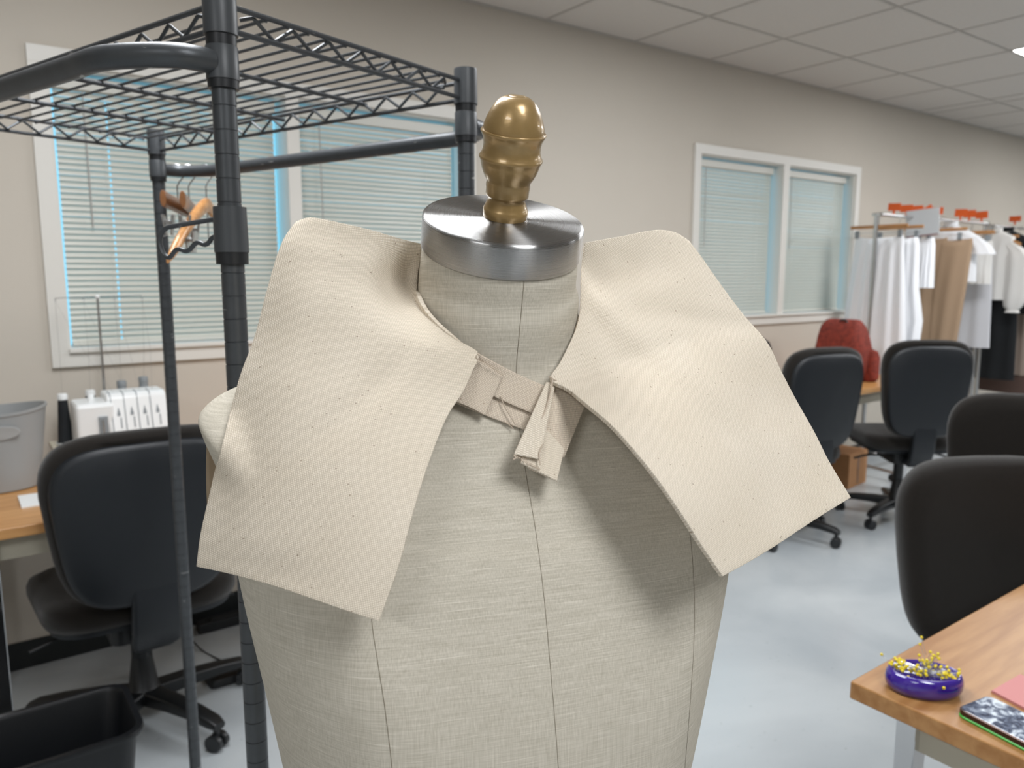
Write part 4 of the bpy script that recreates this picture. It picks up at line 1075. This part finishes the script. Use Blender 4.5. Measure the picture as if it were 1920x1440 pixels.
rail_hanger(5.92, RY-.01, Z, 'wooden hanger inside the white short sleeved blouse', 'curved', .2)
def shirt(name, x, y, z0, label, m_, long_=False, body=.62, w=.21, cuff=True, extra=None):
    x *= KX
    t = thing(name, (x, y, 0), 0, label, 'blouse' if m_ is not M_cblack else 'jacket', 'clothes hanging on the racks')
    pr = [(z0, .05, .04, 0), (z0-.02, .09, .05, 0), (z0-.05, .15, .055, 0), (z0-.09, w, .06, 0), (z0-.2, w*.95, .07, 0), (z0-body, w, .07, 0)]
    MB().loops(cloth_loops(pr, 4, .01, x*3)).build('shirt_body', m_, t, ang=80)
    ln = .62 if long_ else .24
    for s in (-1, 1):
        pts = [(-.01, s*(w-.05), z0-.09), (-.015, s*(w+.02), z0-.16), (-.03, s*(w+.05), z0-.22)]
        rr = [.05, .07, .085]
        if long_: pts += [(-.035, s*(w+.06), z0-.38), (-.035, s*(w+.055), z0-.52), (-.03, s*(w+.04), z0-.60), (-.03, s*(w+.04), z0-.625), (-.03, s*(w+.035), z0-.65)]; rr += [.085, .085, .065, .04, .055]
        mm = MB().tube(smooth_line(pts, 3), 0.01, 24)
        # widen tube by profile
        k = len(smooth_line(pts, 3)); L_ = []
        sp = smooth_line(pts, 3)
        for i, p in enumerate(sp):
            u = i/(len(sp)-1)*(len(rr)-1); a = int(u); b = min(a+1, len(rr)-1); r_ = rr[a]+(rr[b]-rr[a])*(u-a)
            L_.append([p+Vector((.55*r_*math.cos(q)*(1+.12*math.sin(5*q)), r_*math.sin(q)*(1+.08*math.sin(7*q+i*.2)), 0)) for q in [2*PI*h/32 for h in range(32)]])
        MB().loops(L_).build('sleeve', m_, t, ang=80)
    MB().loops([[(.035*math.cos(q), .055*math.sin(q), z0-.005+h) for q in [2*PI*g/24 for g in range(24)]] for h in (0, .035)]).build('shirt_collar', m_, t)
    return t
shirt('blouse', 5.92, RY+.02, Z-.04, 'white short sleeved blouse hanging right of the tan trousers', M_cw, body=.42)
rail_hanger(6.15, RY-.02, Z, 'wooden hanger holding the folded white cloth', 'straight', .17)
garment('cropped_top', 6.15, 'small white gathered top right of the white blouse', 'top', [('cloth_body', [(Z-.15, .14, .02, -.04), (Z-.2, .15, .03, -.04), (Z-.35, .15, .04, -.04), (Z-.48, .155, .045, -.04)], M_cw2, 7, .010)])
garment('skirt', 6.28, 'pale grey straight skirt behind the small white top', 'skirt', [('skirt_body', [(Z-.15, .15, .02, .03), (Z-.2, .16, .03, .03), (Z-.5, .18, .035, .03), (Z-.98, .2, .04, .03)], M_cgrey, 3, .008)])
rail_hanger(6.28, RY+.03, Z, 'hanger of the pale grey straight skirt', 'straight', .17)
rail_hanger(6.60, RY, Z-.015, 'wooden hanger inside the pale balloon sleeved blouse', 'curved', .2)
shirt('blouse', 6.61, RY-.0, Z-.06, 'pale grey blouse with long balloon sleeves hanging on the right rack', M_cw2, long_=True, body=.55, w=.15)
rail_hanger(6.80, RY, Z-.015, 'wooden hanger inside the black jacket', 'curved', .2)
shirt('jacket', 6.81, RY, Z-.05, 'long black jacket right of the balloon sleeved blouse', M_cblack, long_=True, body=.68, w=.2)
garment('skirt', 6.70, 'black skirt hanging low behind the balloon sleeve', 'skirt', [('skirt_body', [(Z-.15, .14, .02, .02), (Z-.5, .17, .03, .0), (Z-.9, .19, .035, -.0), (Z-1.27, .20, .04, .0)], M_cblack, 3, .008)])
rail_hanger(6.70, RY+.02, Z-.015, 'clip hanger of the black skirt', 'straight', .16)
rail_hanger(7.05, RY, Z-.015, 'curved hanger at the right edge holding the taupe dress', 'curved', .2)
garment('dress', 7.06, 'taupe satin dress with a dark hem at the right photo edge', 'dress', [('dress_body', [(Z-.12, .10, .03, 0), (Z-.2, .17, .04, 0), (Z-.6, .18, .05, 0), (Z-1.26, .22, .06, 0)], M_ctaupe, 6, .012), ('hem', [(Z-1.25, .222, .062, 0), (Z-1.29, .225, .066, 0), (Z-1.42, .23, .068, 0)], M_chem, 6, .001)])
# card sign hung on the rail
sgn_ = thing('card_sign', (5.30*KX, RY-.10, Z+.01), 0, 'blank white card hung over the rail above the white skirts', 'card')
MB().box((-.002, -.10, -.145), (.002, .13, .035)).build('card', M_board, sgn_, smooth=False, bevel=.0008).rotation_euler = (-.06, 0, 0)
MB().box((-.003, -.09, -.150), (.003, .125, -.143)).build('card_edge', mat('dark_red_strip', rgb(120, 40, 45), .6), sgn_, smooth=False).rotation_euler = (-.06, 0, 0)
# orange tags
def tag_at(x, y, tilt, label, wz=.05, hy=.045):
    o = MB().box((-.0015, -hy, .0), (.0015, hy, wz)).box((-.0015, -.008, -.026), (.0015, .008, 0)).build('size_tag', M_orange, smooth=False, bevel=.001)
    o.location = (x*KX, y, Z+.032); o.rotation_euler = (tilt, 0, 0); return tag(o, label, 'tag', 'orange tags on the rack rails')
names = ['orange paper tag leftmost on the first rack rail', 'second orange tag from the left on first rack rail', 'third orange tag from the left on first rack rail', 'fourth orange tag from the left, tilted down', 'fifth orange tag from left, at the right of the first cluster']
for i, (x, dy, tl) in enumerate(((5.12, .02, .05), (5.30, .03, .02), (5.42, .02, 0), (5.54, .0, -.5), (5.66, .0, .05))): tag_at(x, RY+dy, tl, names[i])
names = ['left orange tag above the small white gathered top', 'middle orange tag above the pale grey skirt', 'right orange tag beside the gap between the racks']
for i, x in enumerate((6.02, 6.16, 6.36)): tag_at(x, RY, (.05, 0, -.03)[i], names[i], .055)
tag_at(6.95, RY, 0, 'orange tag above the long black jacket', .045)
